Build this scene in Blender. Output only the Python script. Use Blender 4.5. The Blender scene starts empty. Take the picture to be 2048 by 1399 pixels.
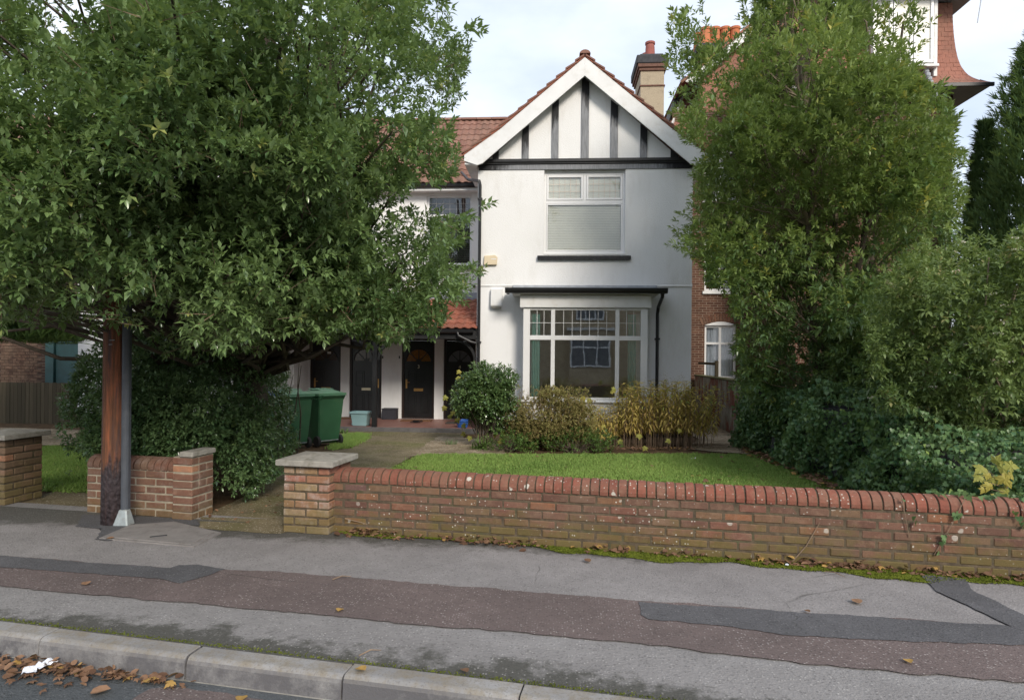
import bpy, bmesh, math, random
import numpy as np
from mathutils import Vector, Matrix
random.seed(7); RNG = np.random.default_rng(11)
rad = math.radians
C = bpy.context.scene.collection
SC = bpy.context.scene

# ------------------------------------------------------------------ camera
F, CX, CY, EYE = 1300.0, 1024.0, 710.0, 1.6          # focal length and principal point in photo pixels (2048 x 1399)
YAW, ROLL = rad(3.7), rad(0.55)
cam_data = bpy.data.cameras.new('camera')
cam = bpy.data.objects.new('camera', cam_data); C.objects.link(cam)
cam.location = (0, 0, EYE)
cam.rotation_euler = (rad(90), 0, YAW)
cam.matrix_world = Matrix.Translation((0, 0, EYE)) @ Matrix.Rotation(YAW, 4, 'Z') @ Matrix.Rotation(rad(90), 4, 'X') @ Matrix.Rotation(ROLL, 4, 'Z')
cam_data.sensor_fit = 'HORIZONTAL'; cam_data.sensor_width = 36
cam_data.lens = F / 2048 * 36
cam_data.shift_y = (CY - 699.5) / 2048
cam_data.clip_start = .05; cam_data.clip_end = 2000
SC.camera = cam
SC.render.resolution_x, SC.render.resolution_y = 1024, 699

# ------------------------------------------------------------------ sky, sun, exposure
SUN_EL, SUN_AZ = rad(31), rad(155)                    # azimuth clockwise from +Y: behind the camera, a little to the right
w = bpy.data.worlds.new('World'); SC.world = w; w.use_nodes = True
nt = w.node_tree; nt.nodes.clear()
out = nt.nodes.new('ShaderNodeOutputWorld'); mixs = nt.nodes.new('ShaderNodeMixShader')
b1 = nt.nodes.new('ShaderNodeBackground'); b2 = nt.nodes.new('ShaderNodeBackground')
sky = nt.nodes.new('ShaderNodeTexSky'); sky.sky_type = 'NISHITA'; sky.sun_disc = False
sky.sun_elevation = SUN_EL; sky.sun_rotation = SUN_AZ; sky.air_density = 1.0; sky.dust_density = 1.5
b1.inputs[1].default_value = 0.09
tc = nt.nodes.new('ShaderNodeTexCoord'); mp = nt.nodes.new('ShaderNodeMapping'); mp.inputs['Scale'].default_value = (1, 1, 2.2)
nz = nt.nodes.new('ShaderNodeTexNoise'); nz.inputs['Scale'].default_value = 2.6; nz.inputs['Detail'].default_value = 7; nz.inputs['Roughness'].default_value = .55
rp = nt.nodes.new('ShaderNodeValToRGB'); rp.color_ramp.elements[0].position = .34; rp.color_ramp.elements[1].position = .66
rp.color_ramp.elements[0].color = (.70, .70, .70, 1); rp.color_ramp.elements[1].color = (.97, .97, .97, 1)
nz2 = nt.nodes.new('ShaderNodeTexNoise'); nz2.inputs['Scale'].default_value = 4.0; nz2.inputs['Detail'].default_value = 6
rp2 = nt.nodes.new('ShaderNodeValToRGB'); rp2.color_ramp.elements[0].position = .3; rp2.color_ramp.elements[1].position = .7
rp2.color_ramp.elements[0].color = (.54, .60, .70, 1); rp2.color_ramp.elements[1].color = (.80, .84, .90, 1)
b2.inputs[1].default_value = 0.57
L = nt.links.new
L(tc.outputs['Generated'], mp.inputs[0]); L(mp.outputs[0], nz.inputs['Vector']); L(nz.outputs['Fac'], rp.inputs[0])
L(mp.outputs[0], nz2.inputs['Vector']); L(nz2.outputs['Fac'], rp2.inputs[0]); L(rp2.outputs[0], b2.inputs[0])
L(sky.outputs[0], b1.inputs[0]); L(rp.outputs[0], mixs.inputs[0]); L(b1.outputs[0], mixs.inputs[1]); L(b2.outputs[0], mixs.inputs[2])
L(mixs.outputs[0], out.inputs[0])
sl = bpy.data.lights.new('sun', 'SUN'); sl.energy = 1.25; sl.angle = rad(16); sl.color = (1, .92, .80)
so = bpy.data.objects.new('sun', sl); C.objects.link(so)
sdir = Vector((math.sin(SUN_AZ) * math.cos(SUN_EL), math.cos(SUN_AZ) * math.cos(SUN_EL), math.sin(SUN_EL)))
so.rotation_euler = sdir.to_track_quat('Z', 'Y').to_euler(); so.location = (6, -12, 25)
SC.view_settings.view_transform = 'Standard'; SC.view_settings.look = 'None'
SC.view_settings.exposure = 1.45; SC.view_settings.gamma = 1; SC.view_settings.use_curve_mapping = False

# ------------------------------------------------------------------ photo pixel -> place
_f = np.array([-math.sin(YAW), math.cos(YAW), 0]); _r = np.array([math.cos(YAW), math.sin(YAW), 0]); _u = np.array([0, 0, 1.])
_O = np.array([0, 0, EYE]); _c, _s = math.cos(ROLL), math.sin(ROLL)
def ray(px, py):
    u, v = px - CX, py - CY
    return _f + _r * (u * _c + v * _s) / F - _u * (-u * _s + v * _c) / F
def onY(px, py, Y):                                    # meets the vertical plane y = Y
    r = ray(px, py); return _O + r * (Y / r[1])
def onZ(px, py, z):                                    # meets the level plane z
    r = ray(px, py); return _O + r * ((z - EYE) / r[2])
def atD(px, py, d): return _O + ray(px, py) * d
def proj(P):
    d = np.asarray(P, float) - _O; z = d @ _f; z = np.where(z < .2, .2, z)
    u, v = F * (d @ _r) / z, -F * d[..., 2] / z
    return CX + u * _c - v * _s, CY + u * _s + v * _c, z
def gz(y): return -.22 * min(1, max(0, (y - 5.8) / 9.2))         # front garden falls gently towards the house
def onG(px, py):
    z = 0
    for _ in range(12): p = onZ(px, py, z); z = gz(p[1])
    return p
def inpoly(x, y, poly):
    x, y = np.asarray(x, float), np.asarray(y, float); r = np.zeros(x.shape, bool); n = len(poly); j = n - 1
    for i in range(n):
        xi, yi = poly[i]; xj, yj = poly[j]
        if yi != yj: r ^= ((yi > y) != (yj > y)) & (x < (xj - xi) * (y - yi) / (yj - yi) + xi)
        j = i
    return r

# ------------------------------------------------------------------ objects
def tag(o, label=None, cat=None, group=None, kind=None):
    if label: o['label'] = label
    if cat: o['category'] = cat
    if group: o['group'] = group
    if kind: o['kind'] = kind
    return o
def thing(name, label, cat, loc=(0, 0, 0), rz=0, group=None, parent=None):
    o = bpy.data.objects.new(name, None); C.objects.link(o); o.empty_display_size = .2
    o.location = loc; o.rotation_euler = (0, 0, rz)
    if parent: o.parent = parent
    return tag(o, label, cat, group)
def place(name, me, parent=None, loc=(0, 0, 0), rot=(0, 0, 0), scale=None, mat=None):
    o = bpy.data.objects.new(name, me); C.objects.link(o); o.location = loc; o.rotation_euler = rot
    if scale is not None: o.scale = scale
    if parent: o.parent = parent
    return o
def copy_tree(o, parent=None):
    c = o.copy(); C.objects.link(c); c.parent = parent
    for ch in list(o.children): copy_tree(ch, c)
    return c
def wloc(o):
    v = Vector((0, 0, 0))
    while o is not None: v = v + o.location; o = o.parent
    return v

class MB:
    def __init__(s): s.v = []; s.f = []
    def add(s, vs, fs):
        n = len(s.v); s.v += [tuple(map(float, p)) for p in vs]; s.f += [tuple(i + n for i in f) for f in fs]; return s
    def box(s, x0, x1, y0, y1, z0, z1):
        x0, x1 = min(x0, x1), max(x0, x1); y0, y1 = min(y0, y1), max(y0, y1); z0, z1 = min(z0, z1), max(z0, z1)
        return s.add([(x0,y0,z0),(x1,y0,z0),(x1,y1,z0),(x0,y1,z0),(x0,y0,z1),(x1,y0,z1),(x1,y1,z1),(x0,y1,z1)],
                     [(0,3,2,1),(4,5,6,7),(0,1,5,4),(1,2,6,5),(2,3,7,6),(3,0,4,7)])
    def hexa(s, b, t):                                  # 4 bottom + 4 top points
        return s.add(list(b) + list(t), [(0,3,2,1),(4,5,6,7),(0,1,5,4),(1,2,6,5),(2,3,7,6),(3,0,4,7)])
    def bar(s, p0, p1, wd, ht, up=(0, 0, 1)):           # rectangular bar between two points
        p0, p1 = Vector(p0), Vector(p1); d = (p1 - p0).normalized(); a = d.cross(Vector(up))
        if a.length < 1e-4: a = d.cross(Vector((1, 0, 0)))
        a.normalize(); b = a.cross(d).normalized(); a = a * wd / 2; b = b * ht / 2
        return s.hexa([p0-a-b, p0+a-b, p0+a+b, p0-a+b], [p1-a-b, p1+a-b, p1+a+b, p1-a+b])
    def tube(s, pts, rs, n=8, cap=True):
        pts = [Vector(p) for p in pts]; rs = [rs] * len(pts) if not hasattr(rs, '__len__') else rs
        base = len(s.v); a = None
        for i, p in enumerate(pts):
            d = (pts[min(i+1, len(pts)-1)] - pts[max(i-1, 0)]).normalized()
            if a is None: a = d.cross(Vector((0, 0, 1)) if abs(d.z) < .95 else Vector((1, 0, 0))).normalized()
            else: a = (a - d * a.dot(d)).normalized()
            b = d.cross(a)
            for k in range(n):
                t = 2 * math.pi * k / n; q = p + (a * math.cos(t) + b * math.sin(t)) * rs[i]; s.v.append(tuple(q))
        for i in range(len(pts) - 1):
            for k in range(n):
                k2 = (k + 1) % n; s.f.append((base+i*n+k, base+i*n+k2, base+(i+1)*n+k2, base+(i+1)*n+k))
        if cap: s.f.append(tuple(base + k for k in range(n))[::-1]); s.f.append(tuple(base + (len(pts)-1)*n + k for k in range(n)))
        return s
    def lathe(s, prof, c=(0, 0, 0), n=16):
        base = len(s.v); m = len(prof)
        for r, z in prof:
            for k in range(n):
                t = 2 * math.pi * k / n; s.v.append((c[0] + r*math.cos(t), c[1] + r*math.sin(t), c[2] + z))
        for i in range(m - 1):
            for k in range(n):
                k2 = (k+1) % n; s.f.append((base+i*n+k, base+i*n+k2, base+(i+1)*n+k2, base+(i+1)*n+k))
        s.f.append(tuple(base+k for k in range(n))[::-1]); s.f.append(tuple(base+(m-1)*n+k for k in range(n)))
        return s
    def prismY(s, poly, y0, y1):                        # polygon in x,z, pushed through y
        n = len(poly)
        vs = [(x, y0, z) for x, z in poly] + [(x, y1, z) for x, z in poly]
        return s.add(vs, [tuple(range(n)), tuple(range(n, 2*n))[::-1]] + [(i, i+n, (i+1) % n + n, (i+1) % n) for i in range(n)])
    def prismX(s, poly, x0, x1):                        # polygon in y,z
        n = len(poly)
        vs = [(x0, y, z) for y, z in poly] + [(x1, y, z) for y, z in poly]
        return s.add(vs, [tuple(range(n)), tuple(range(n, 2*n))[::-1]] + [(i, i+n, (i+1) % n + n, (i+1) % n) for i in range(n)])
    def prismZ(s, poly, z0, z1):
        n = len(poly)
        vs = [(x, y, z0) for x, y in poly] + [(x, y, z1) for x, y in poly]
        return s.add(vs, [tuple(range(n))[::-1], tuple(range(n, 2*n))] + [(i, (i+1) % n, (i+1) % n + n, i+n) for i in range(n)])
    def wall(s, x0, x1, z0, z1, holes, y, d):           # upright wall in the x,z plane, thickness d away from the viewer, with openings
        xs = sorted({x0, x1} | {h[0] for h in holes} | {h[1] for h in holes}); zs = sorted({z0, z1} | {h[2] for h in holes} | {h[3] for h in holes})
        for i in range(len(xs) - 1):
            for k in range(len(zs) - 1):
                mx, mz = (xs[i]+xs[i+1])/2, (zs[k]+zs[k+1])/2
                if any(h[0] < mx < h[1] and h[2] < mz < h[3] for h in holes): continue
                a, b, e, f = xs[i], xs[i+1], zs[k], zs[k+1]
                s.add([(a,y,e),(b,y,e),(b,y,f),(a,y,f)], [(0,1,2,3)]); s.add([(a,y+d,e),(b,y+d,e),(b,y+d,f),(a,y+d,f)], [(3,2,1,0)])
        for a, b, e, f in list(holes):
            s.add([(a,y,e),(b,y,e),(b,y+d,e),(a,y+d,e)], [(0,1,2,3)]); s.add([(a,y,f),(b,y,f),(b,y+d,f),(a,y+d,f)], [(3,2,1,0)])
            s.add([(a,y,e),(a,y+d,e),(a,y+d,f),(a,y,f)], [(0,1,2,3)]); s.add([(b,y,e),(b,y+d,e),(b,y+d,f),(b,y,f)], [(3,2,1,0)])
        s.add([(x0,y,z0),(x0,y+d,z0),(x0,y+d,z1),(x0,y,z1)], [(0,1,2,3)]); s.add([(x1,y,z0),(x1,y+d,z0),(x1,y+d,z1),(x1,y,z1)], [(3,2,1,0)])
        return s
    def mirror(s, xm):
        s.v = [(2*xm - x, y, z) for x, y, z in s.v]; s.f = [f[::-1] for f in s.f]; return s
    def mesh(s, name, mat=None, bev=0, smooth=False, off=(0, 0, 0), recalc=True, seg=1):
        me = bpy.data.meshes.new(name)
        me.from_pydata([(x-off[0], y-off[1], z-off[2]) for x, y, z in s.v], [], s.f)
        if bev or recalc:
            bm = bmesh.new(); bm.from_mesh(me)
            if recalc: bmesh.ops.recalc_face_normals(bm, faces=bm.faces)
            if bev: bmesh.ops.bevel(bm, geom=[e for e in bm.edges if e.is_manifold and e.calc_face_angle(0) > .5], offset=bev, segments=seg, affect='EDGES', clamp_overlap=True)
            bm.to_mesh(me); bm.free()
        if mat: me.materials.append(mat)
        if smooth: me.polygons.foreach_set('use_smooth', [True] * len(me.polygons))
        return me
    def build(s, name, mat, parent=None, bev=0, smooth=False, loc=None, **k):
        off = wloc(parent) if parent is not None else Vector((0, 0, 0))
        own = Vector(loc) if loc is not None else off
        o = place(name, s.mesh(name, mat, bev, smooth, own, **k), parent, own - off)
        return o

def raw_mesh(name, V, T, mat, attrs=None, smooth=False):  # big triangle meshes straight from arrays
    me = bpy.data.meshes.new(name); V = np.ascontiguousarray(V, np.float32).reshape(-1, 3); T = np.ascontiguousarray(T, np.int32).reshape(-1, 3)
    me.vertices.add(len(V)); me.vertices.foreach_set('co', V.ravel())
    me.loops.add(T.size); me.loops.foreach_set('vertex_index', T.ravel())
    me.polygons.add(len(T)); me.polygons.foreach_set('loop_start', np.arange(0, T.size, 3, dtype=np.int32))
    if attrs is not None:
        a = me.attributes.new('tint', 'FLOAT', 'POINT'); a.data.foreach_set('value', np.ascontiguousarray(attrs, np.float32))
    if smooth: me.polygons.foreach_set('use_smooth', np.ones(len(T), bool))
    me.materials.append(mat); me.update(); me.validate()
    return me
# ------------------------------------------------------------------ materials
class G:                                                # a small node-graph writer
    def __init__(s, name):
        s.m = bpy.data.materials.new(name); s.m.use_nodes = True; s.t = s.m.node_tree
        s.b = s.t.nodes['Principled BSDF']; s.o = s.t.nodes['Material Output']; s._pos = None
    def n(s, ty, **kw):
        nd = s.t.nodes.new(ty)
        for k, v in kw.items(): setattr(nd, k, v)
        return nd
    def put(s, sock, v):
        if hasattr(v, 'is_linked') or isinstance(v, bpy.types.NodeSocket): s.t.links.new(v, sock)
        elif isinstance(v, (tuple, list)) and len(v) == 3 and sock.type == 'RGBA': sock.default_value = (*v, 1)
        else: sock.default_value = v
    def pos(s):                                         # place in the world
        if s._pos is None: s._pos = s.n('ShaderNodeNewGeometry').outputs['Position']
        return s._pos
    def obj(s): return s.n('ShaderNodeTexCoord').outputs['Object']
    def rnd(s): return s.n('ShaderNodeObjectInfo').outputs['Random']
    def tint(s):
        a = s.n('ShaderNodeAttribute'); a.attribute_name = 'tint'; return a.outputs['Fac']
    def sep(s, v):
        q = s.n('ShaderNodeSeparateXYZ'); s.put(q.inputs[0], v); return q.outputs
    def scale(s, v, sc):
        q = s.n('ShaderNodeMapping'); s.put(q.inputs[0], v); q.inputs['Scale'].default_value = sc; return q.outputs[0]
    def noise(s, sc, det=4, rough=.55, vec=None, dist=0):
        q = s.n('ShaderNodeTexNoise'); s.put(q.inputs['Vector'], vec if vec is not None else s.pos())
        q.inputs['Scale'].default_value = sc; q.inputs['Detail'].default_value = det; q.inputs['Roughness'].default_value = rough; q.inputs['Distortion'].default_value = dist
        return q.outputs['Fac']
    def voro(s, sc, feature='F1', vec=None, out='Distance'):
        q = s.n('ShaderNodeTexVoronoi', feature=feature); s.put(q.inputs['Vector'], vec if vec is not None else s.pos()); q.inputs['Scale'].default_value = sc
        return q.outputs[out]
    def ramp(s, f, stops, interp='LINEAR'):
        q = s.n('ShaderNodeValToRGB'); r = q.color_ramp; r.interpolation = interp
        while len(r.elements) < len(stops): r.elements.new(.5)
        for e, (p, c) in zip(r.elements, stops):
            e.position = p; e.color = (c, c, c, 1) if not hasattr(c, '__len__') else (*c, 1)
        s.put(q.inputs[0], f); return q.outputs[0]
    def mix(s, f, a, b, mode='MIX'):
        q = s.n('ShaderNodeMix', data_type='RGBA', blend_type=mode); s.put(q.inputs[0], f); s.put(q.inputs[6], a); s.put(q.inputs[7], b); return q.outputs[2]
    def math(s, op, a, b=0.0, c=0.0, clamp=False):
        q = s.n('ShaderNodeMath', operation=op, use_clamp=clamp); s.put(q.inputs[0], a); s.put(q.inputs[1], b); s.put(q.inputs[2], c); return q.outputs[0]
    def bump(s, h, st=.3, d=.01):
        q = s.n('ShaderNodeBump'); q.inputs['Strength'].default_value = st; q.inputs['Distance'].default_value = d
        s.put(q.inputs['Height'], h); s.put(s.b.inputs['Normal'], q.outputs[0]); return q.outputs[0]
    def done(s, col=None, rough=None, spec=None, metal=None):
        if col is not None: s.put(s.b.inputs['Base Color'], col)
        if rough is not None: s.put(s.b.inputs['Roughness'], rough)
        if spec is not None: s.put(s.b.inputs['Specular IOR Level'], spec)
        if metal is not None: s.put(s.b.inputs['Metallic'], metal)
        return s.m
M = {}
def plain(name, col, rough=.6, var=.12, sc=9, bump=0, bsc=60, metal=0, spec=None, dirt=None):
    g = G(name); n = g.noise(sc, 5); lo = tuple(c * (1 - var) for c in col); hi = tuple(min(1, c * (1 + var)) for c in col)
    c = g.ramp(n, [(.3, lo), (.7, hi)])
    if dirt: c = g.mix(g.ramp(g.noise(dirt[1], 6, .65), [(.52, 0), (.72, dirt[2])]), c, dirt[0])
    if bump: g.bump(g.noise(bsc, 4), bump, .006)
    M[name] = g.done(c, rough, spec, metal); return M[name]

def asphalt(name, base, alt, stone, speck=.5, damp=None, kerbstain=False, rough=.85, fine=0.0):
    g = G(name)
    c = g.ramp(g.noise(1.3, 5, .6), [(.3, base), (.72, alt)])
    c = g.mix(g.ramp(g.noise(7, 5, .7), [(.35, 0), (.75, .45)]), c, tuple(x * .72 for x in base))
    v = g.voro(62, out='Distance'); colr = g.voro(62, out='Color')
    sx = g.sep(colr)
    pick = g.ramp(sx[0], [(.60, 0), (.80, 1)])          # only some of the chippings show pale
    st = g.math('MULTIPLY', g.ramp(v, [(.18, 1), (.42, 0)]), pick)
    dk = g.math('MULTIPLY', g.ramp(v, [(.30, 1), (.50, 0)]), g.ramp(sx[1], [(.6, 0), (.8, .55)]))
    c = g.mix(dk, c, tuple(x * .45 for x in base))
    wear = g.ramp(g.noise(2.1, 5, .7), [(.36, .25), (.66, 1)])
    st = g.math('MULTIPLY', st, wear)
    c = g.mix(g.math('MULTIPLY', st, speck), c, stone)
    if damp:                                            # dark algae blotches with a ragged edge, thickest next to the kerb / wall
        co, lo, hi, colr2, sc = damp
        p = g.sep(g.pos()); d = g.math('MULTIPLY_ADD', p[0], co[0], g.math('MULTIPLY_ADD', p[1], co[1], co[2]))
        f = g.math('ADD', d, g.math('MULTIPLY', g.math('SUBTRACT', g.noise(sc, 7, .72), .5), 1.35))
        f = g.math('ADD', f, g.math('MULTIPLY', g.math('SUBTRACT', g.noise(.55, 3), .5), 1.2))
        f = g.ramp(f, [(lo, 0), (hi, .8)])
        f = g.math('MULTIPLY', f, g.math('SUBTRACT', 1.0, g.math('MULTIPLY', st, .75)))
        c = g.mix(f, c, colr2)
    ck = g.voro(.55, 'DISTANCE_TO_EDGE', vec=g.mix(.16, g.pos(), g.n('ShaderNodeTexNoise').outputs['Color'], 'ADD'))
    crk = g.math('MULTIPLY', g.ramp(ck, [(.0, 1), (.004, 0)]), g.ramp(g.noise(.8, 3), [(.54, 0), (.62, .6)]))
    c = g.mix(crk, c, (.035, .034, .028))
    g.bump(g.math('SUBTRACT', g.math('ADD', g.noise(160, 3, .6), g.math('MULTIPLY', v, -.8)), crk), .7, .007)
    return g.done(c, rough, .3)
KB = (.161, .987)                                       # kerb direction normal (pavement side)
def _line(p, q):                                        # signed distance coefficients (positive to the left of p->q)
    dx, dy = q[0]-p[0], q[1]-p[1]; l = math.hypot(dx, dy); nx, ny = -dy/l, dx/l
    return nx, ny, -(nx*p[0] + ny*p[1])

def foliage_mat(name, dark, light, yellow=None, rough=.38, trans=.25, spec=.5):
    g = G(name); t = g.tint()
    st = [(0, dark), (.75, light)] + ([(.9, light), (1, yellow)] if yellow else [])
    c = g.ramp(t, st)
    c = g.mix(g.ramp(g.noise(22, 3), [(.35, 0), (.7, .25)]), c, tuple(x * .7 for x in dark))
    # the underside of a leaf is paler and dull
    bf = g.n('ShaderNodeNewGeometry').outputs['Backfacing']
    c2 = g.mix(g.math('MULTIPLY', bf, .35), c, tuple(min(1, x * 1.5 + .02) for x in light))
    g.done(c2, g.math('MULTIPLY_ADD', bf, .3, rough), spec)
    tr = g.n('ShaderNodeBsdfTranslucent'); g.put(tr.inputs[0], g.mix(.5, c, (.20, .26, .03)))
    ms = g.n('ShaderNodeMixShader'); ms.inputs[0].default_value = trans
    g.t.links.new(g.b.outputs[0], ms.inputs[1]); g.t.links.new(tr.outputs[0], ms.inputs[2]); g.t.links.new(ms.outputs[0], g.o.inputs[0])
    M[name] = g.m; return g.m

def brick_mat(name, stops, lichen=.5, algae=(0, .3, .5), sat=1, pale=None):
    g = G(name); r = g.rnd()
    c = g.ramp(r, stops)
    c = g.mix(g.ramp(g.noise(34, 6, .75), [(.38, 0), (.68, .8)]), c, g.mix(.55, c, (.07, .045, .035)))
    c = g.mix(g.ramp(g.noise(13, 6, .75), [(.50, 0), (.70, .55)]), c, (.27, .17, .12))
    c = g.mix(g.ramp(g.noise(3.1, 4), [(.42, 0), (.72, .55)]), c, (.17, .12, .085))
    if pale:                                            # efflorescence
        c = g.mix(g.ramp(g.noise(5.5, 6, .7), [(.5, 0), (.72, pale)]), c, (.42, .36, .33))
    z = g.sep(g.pos())[2]
    if algae[2]:
        f = g.math('MULTIPLY', g.ramp(g.math('ADD', g.math('MULTIPLY', z, -1 / max(.01, algae[1])), g.math('MULTIPLY', g.noise(4.5, 5, .65), 2.4)), [(.35, 0), (1.0, algae[2])]), 1.0)
        c = g.mix(f, c, (.115, .105, .030))
    if lichen:
        cell = g.voro(42, out='Color'); d = g.voro(42); cs = g.sep(cell)
        sp = g.math('MULTIPLY', g.ramp(d, [(.20, 1), (.30, 0)]), g.ramp(cs[0], [(.62, 0), (.70, 1)]))
        sp = g.math('MULTIPLY', sp, g.ramp(g.noise(2.3, 4, .7), [(.48, 0), (.60, 1)]))
        cell2 = g.voro(9.5, out='Color'); d2 = g.voro(9.5); e2 = g.math('ADD', d2, g.math('MULTIPLY', g.noise(40, 3), .25))
        sp2 = g.math('MULTIPLY', g.ramp(e2, [(.30, 1), (.35, 0)]), g.ramp(g.sep(cell2)[1], [(.86, 0), (.88, 1)]))
        sp = g.math('MAXIMUM', sp, g.math('MULTIPLY', sp2, lichen))
        c = g.mix(g.math('MULTIPLY', sp, .85), c, (.55, .53, .47))
    g.bump(g.math('ADD', g.noise(90, 4, .6), g.math('MULTIPLY', g.noise(14, 3), .8)), .5, .006)
    M[name] = g.done(c, .9, .2); return M[name]

def make_materials():
    kb = _line((-3.3, 3.66), (.25, 3.07))               # back of the kerb
    wl = _line((3.56, 5.156), (-1.96, 5.64))            # foot of the garden wall (pavement side positive)
    M['pave'] = asphalt('pave', (.205, .195, .193), (.285, .273, .270), (.58, .56, .53), .6, damp=((-kb[0]*1.7, -kb[1]*1.7, -kb[2]*1.7 + .82), .40, .62, (.045, .045, .036), 5.5))
    M['pave_upper'] = asphalt('pave_upper', (.205, .192, .190), (.290, .273, .270), (.50, .48, .46), .5, damp=((-wl[0]*2.2, -wl[1]*2.2, -wl[2]*2.2 + 1.05), .42, .80, (.050, .048, .038), 5))
    M['pave_red'] = asphalt('pave_red', (.115, .090, .086), (.170, .132, .126), (.48, .44, .42), .75)
    M['pave_dark'] = asphalt('pave_dark', (.078, .077, .082), (.122, .120, .128), (.36, .35, .35), .4)
    M['road'] = asphalt('road', (.075, .082, .088), (.115, .122, .130), (.33, .33, .33), .4, rough=.6)
    g = G('kerbstone')
    c = g.ramp(g.noise(2.2, 5), [(.3, (.195, .190, .190)), (.7, (.300, .294, .290))])
    z = g.sep(g.pos())[2]
    nrm = g.sep(g.n('ShaderNodeNewGeometry').outputs['Normal'])[2]
    side = g.ramp(nrm, [(.2, 1), (.7, 0)])
    c = g.mix(g.math('MULTIPLY', g.ramp(g.noise(3.6, 6, .75), [(.34, 0), (.56, .9)]), side), c, (.10, .097, .105))    # tyre scuffs and grime on the face
    c = g.mix(g.math('MULTIPLY', g.ramp(g.noise(9, 6, .75), [(.42, 0), (.62, .7)]), g.math('SUBTRACT', 1.0, side)), c, (.20, .165, .11))
    c = g.mix(g.math('MULTIPLY', g.ramp(g.noise(95, 3), [(.55, 0), (.68, .5)]), 1.0), c, (.12, .11, .105))
    g.bump(g.noise(70, 5, .65), .5, .006); M['kerbstone'] = g.done(c, .85, .3)
    # concrete
    plain('concrete_cap', (.29, .275, .245), .9, .2, 12, .5, 70, dirt=((.13, .12, .09), 9, .8))
    plain('concrete_cover', (.20, .185, .178), .9, .15, 8, .45, 120, dirt=((.10, .09, .08), 14, .6))
    g = G('drive'); c = g.ramp(g.noise(2.4, 5, .65), [(.3, (.105, .085, .048)), (.7, (.225, .185, .115))])
    c = g.mix(g.ramp(g.noise(.9, 4), [(.48, 0), (.68, .75)]), c, (.115, .115, .035))
    v = g.voro(48); cs = g.sep(g.voro(48, out='Color'))
    c = g.mix(g.math('MULTIPLY', g.ramp(v, [(.2, 1), (.4, 0)]), g.ramp(cs[0], [(.52, 0), (.7, .85)])), c, (.48, .42, .33))
    g.bump(g.math('SUBTRACT', g.noise(60, 4), v), .6, .01); M['drive'] = g.done(c, .9, .2)
    g = G('soil'); c = g.ramp(g.noise(5, 6, .65), [(.3, (.055, .036, .022)), (.6, (.13, .085, .05)), (.75, (.20, .14, .085))])
    g.bump(g.noise(26, 6, .7), .8, .03); M['soil'] = g.done(c, .95, .1)
    g = G('gravel'); v = g.voro(38); cs = g.voro(38, out='Color')
    c = g.ramp(g.sep(cs)[0], [(0, (.20, .155, .10)), (.5, (.33, .26, .18)), (1, (.46, .40, .31))])
    c = g.mix(g.ramp(g.noise(2.5, 4), [(.4, 0), (.7, .8)]), c, (.11, .085, .05))
    g.bump(g.math('SUBTRACT', 1.0, v), .8, .015); M['gravel'] = g.done(c, .95, .1)
    g = G('turf'); c = g.ramp(g.noise(3, 6, .6), [(.3, (.060, .085, .020)), (.7, (.12, .155, .038))]); g.bump(g.noise(60, 4), .6, .02); M['turf'] = g.done(c, .95, .1)
    g = G('land'); c = g.ramp(g.noise(.4, 6, .6), [(.3, (.06, .06, .03)), (.7, (.12, .10, .06))]); M['land'] = g.done(c, .95, .1)
    g = G('moss'); c = g.ramp(g.noise(16, 5, .65), [(.3, (.065, .085, .014)), (.7, (.175, .205, .030))]); g.bump(g.noise(120, 4), .9, .015); M['moss'] = g.done(c, .98, .05)
    # bricks
    brick_mat('brick_wall', [(0, (.115, .058, .045)), (.3, (.150, .082, .058)), (.55, (.185, .085, .062)), (.75, (.165, .105, .062)), (.92, (.235, .105, .055)), (1, (.125, .068, .066))], .6, (0, .30, .62))
    brick_mat('brick_coping', [(0, (.190, .066, .047)), (.5, (.255, .088, .060)), (1, (.205, .094, .066))], 1, (0, .1, 0))
    brick_mat('brick_pillar', [(0, (.25, .13, .085)), (.35, (.29, .19, .10)), (.6, (.31, .125, .085)), (.85, (.27, .20, .10)), (1, (.33, .23, .15))], .5, (0, .42, .55), pale=.75)
    brick_mat('brick_hedgewall', [(0, (.140, .066, .050)), (.4, (.180, .092, .066)), (.7, (.205, .090, .062)), (1, (.160, .098, .072))], 0, (0, .2, .35), pale=.3)
    brick_mat('brick_orange', [(0, (.42, .20, .11)), (1, (.45, .22, .13))], 0, (0, .1, 0))
    brick_mat('brick_old', [(0, (.15, .105, .065)), (.5, (.20, .14, .09)), (1, (.25, .15, .10))], 0, (0, .5, .5))
    brick_mat('brick_house', [(0, (.105, .045, .030)), (.5, (.165, .070, .042)), (1, (.21, .095, .058))], 0, (0, .1, 0))
    brick_mat('brick_brown', [(0, (.045, .028, .022)), (.5, (.070, .042, .031)), (1, (.095, .056, .040))], 0, (0, .1, 0))
    plain('mortar_moss', (.088, .066, .043), .95, .4, 22, .5, 80, dirt=((.055, .065, .022), 5, .8))
    plain('mortar_pale', (.30, .265, .205), .95, .2, 14, .5, 80)
    plain('mortar_house', (.36, .33, .28), .95, .15, 8)
    # house
    g = G('roughcast'); c = g.ramp(g.noise(.9, 5, .6), [(.3, (.72, .715, .705)), (.7, (.765, .762, .757))])
    c = g.mix(g.ramp(g.noise(3.2, 7, .7, vec=g.scale(g.pos(), (1, 1, .25))), [(.52, 0), (.8, .36)]), c, (.50, .47, .42))
    g.bump(g.math('ADD', g.voro(70), g.math('MULTIPLY', g.noise(110, 4), .7)), .38, .012); M['roughcast'] = g.done(c, .8, .25)
    g = G('smooth_render'); c = g.ramp(g.noise(.8, 5, .6), [(.3, (.72, .72, .722)), (.7, (.76, .76, .765))])
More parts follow.
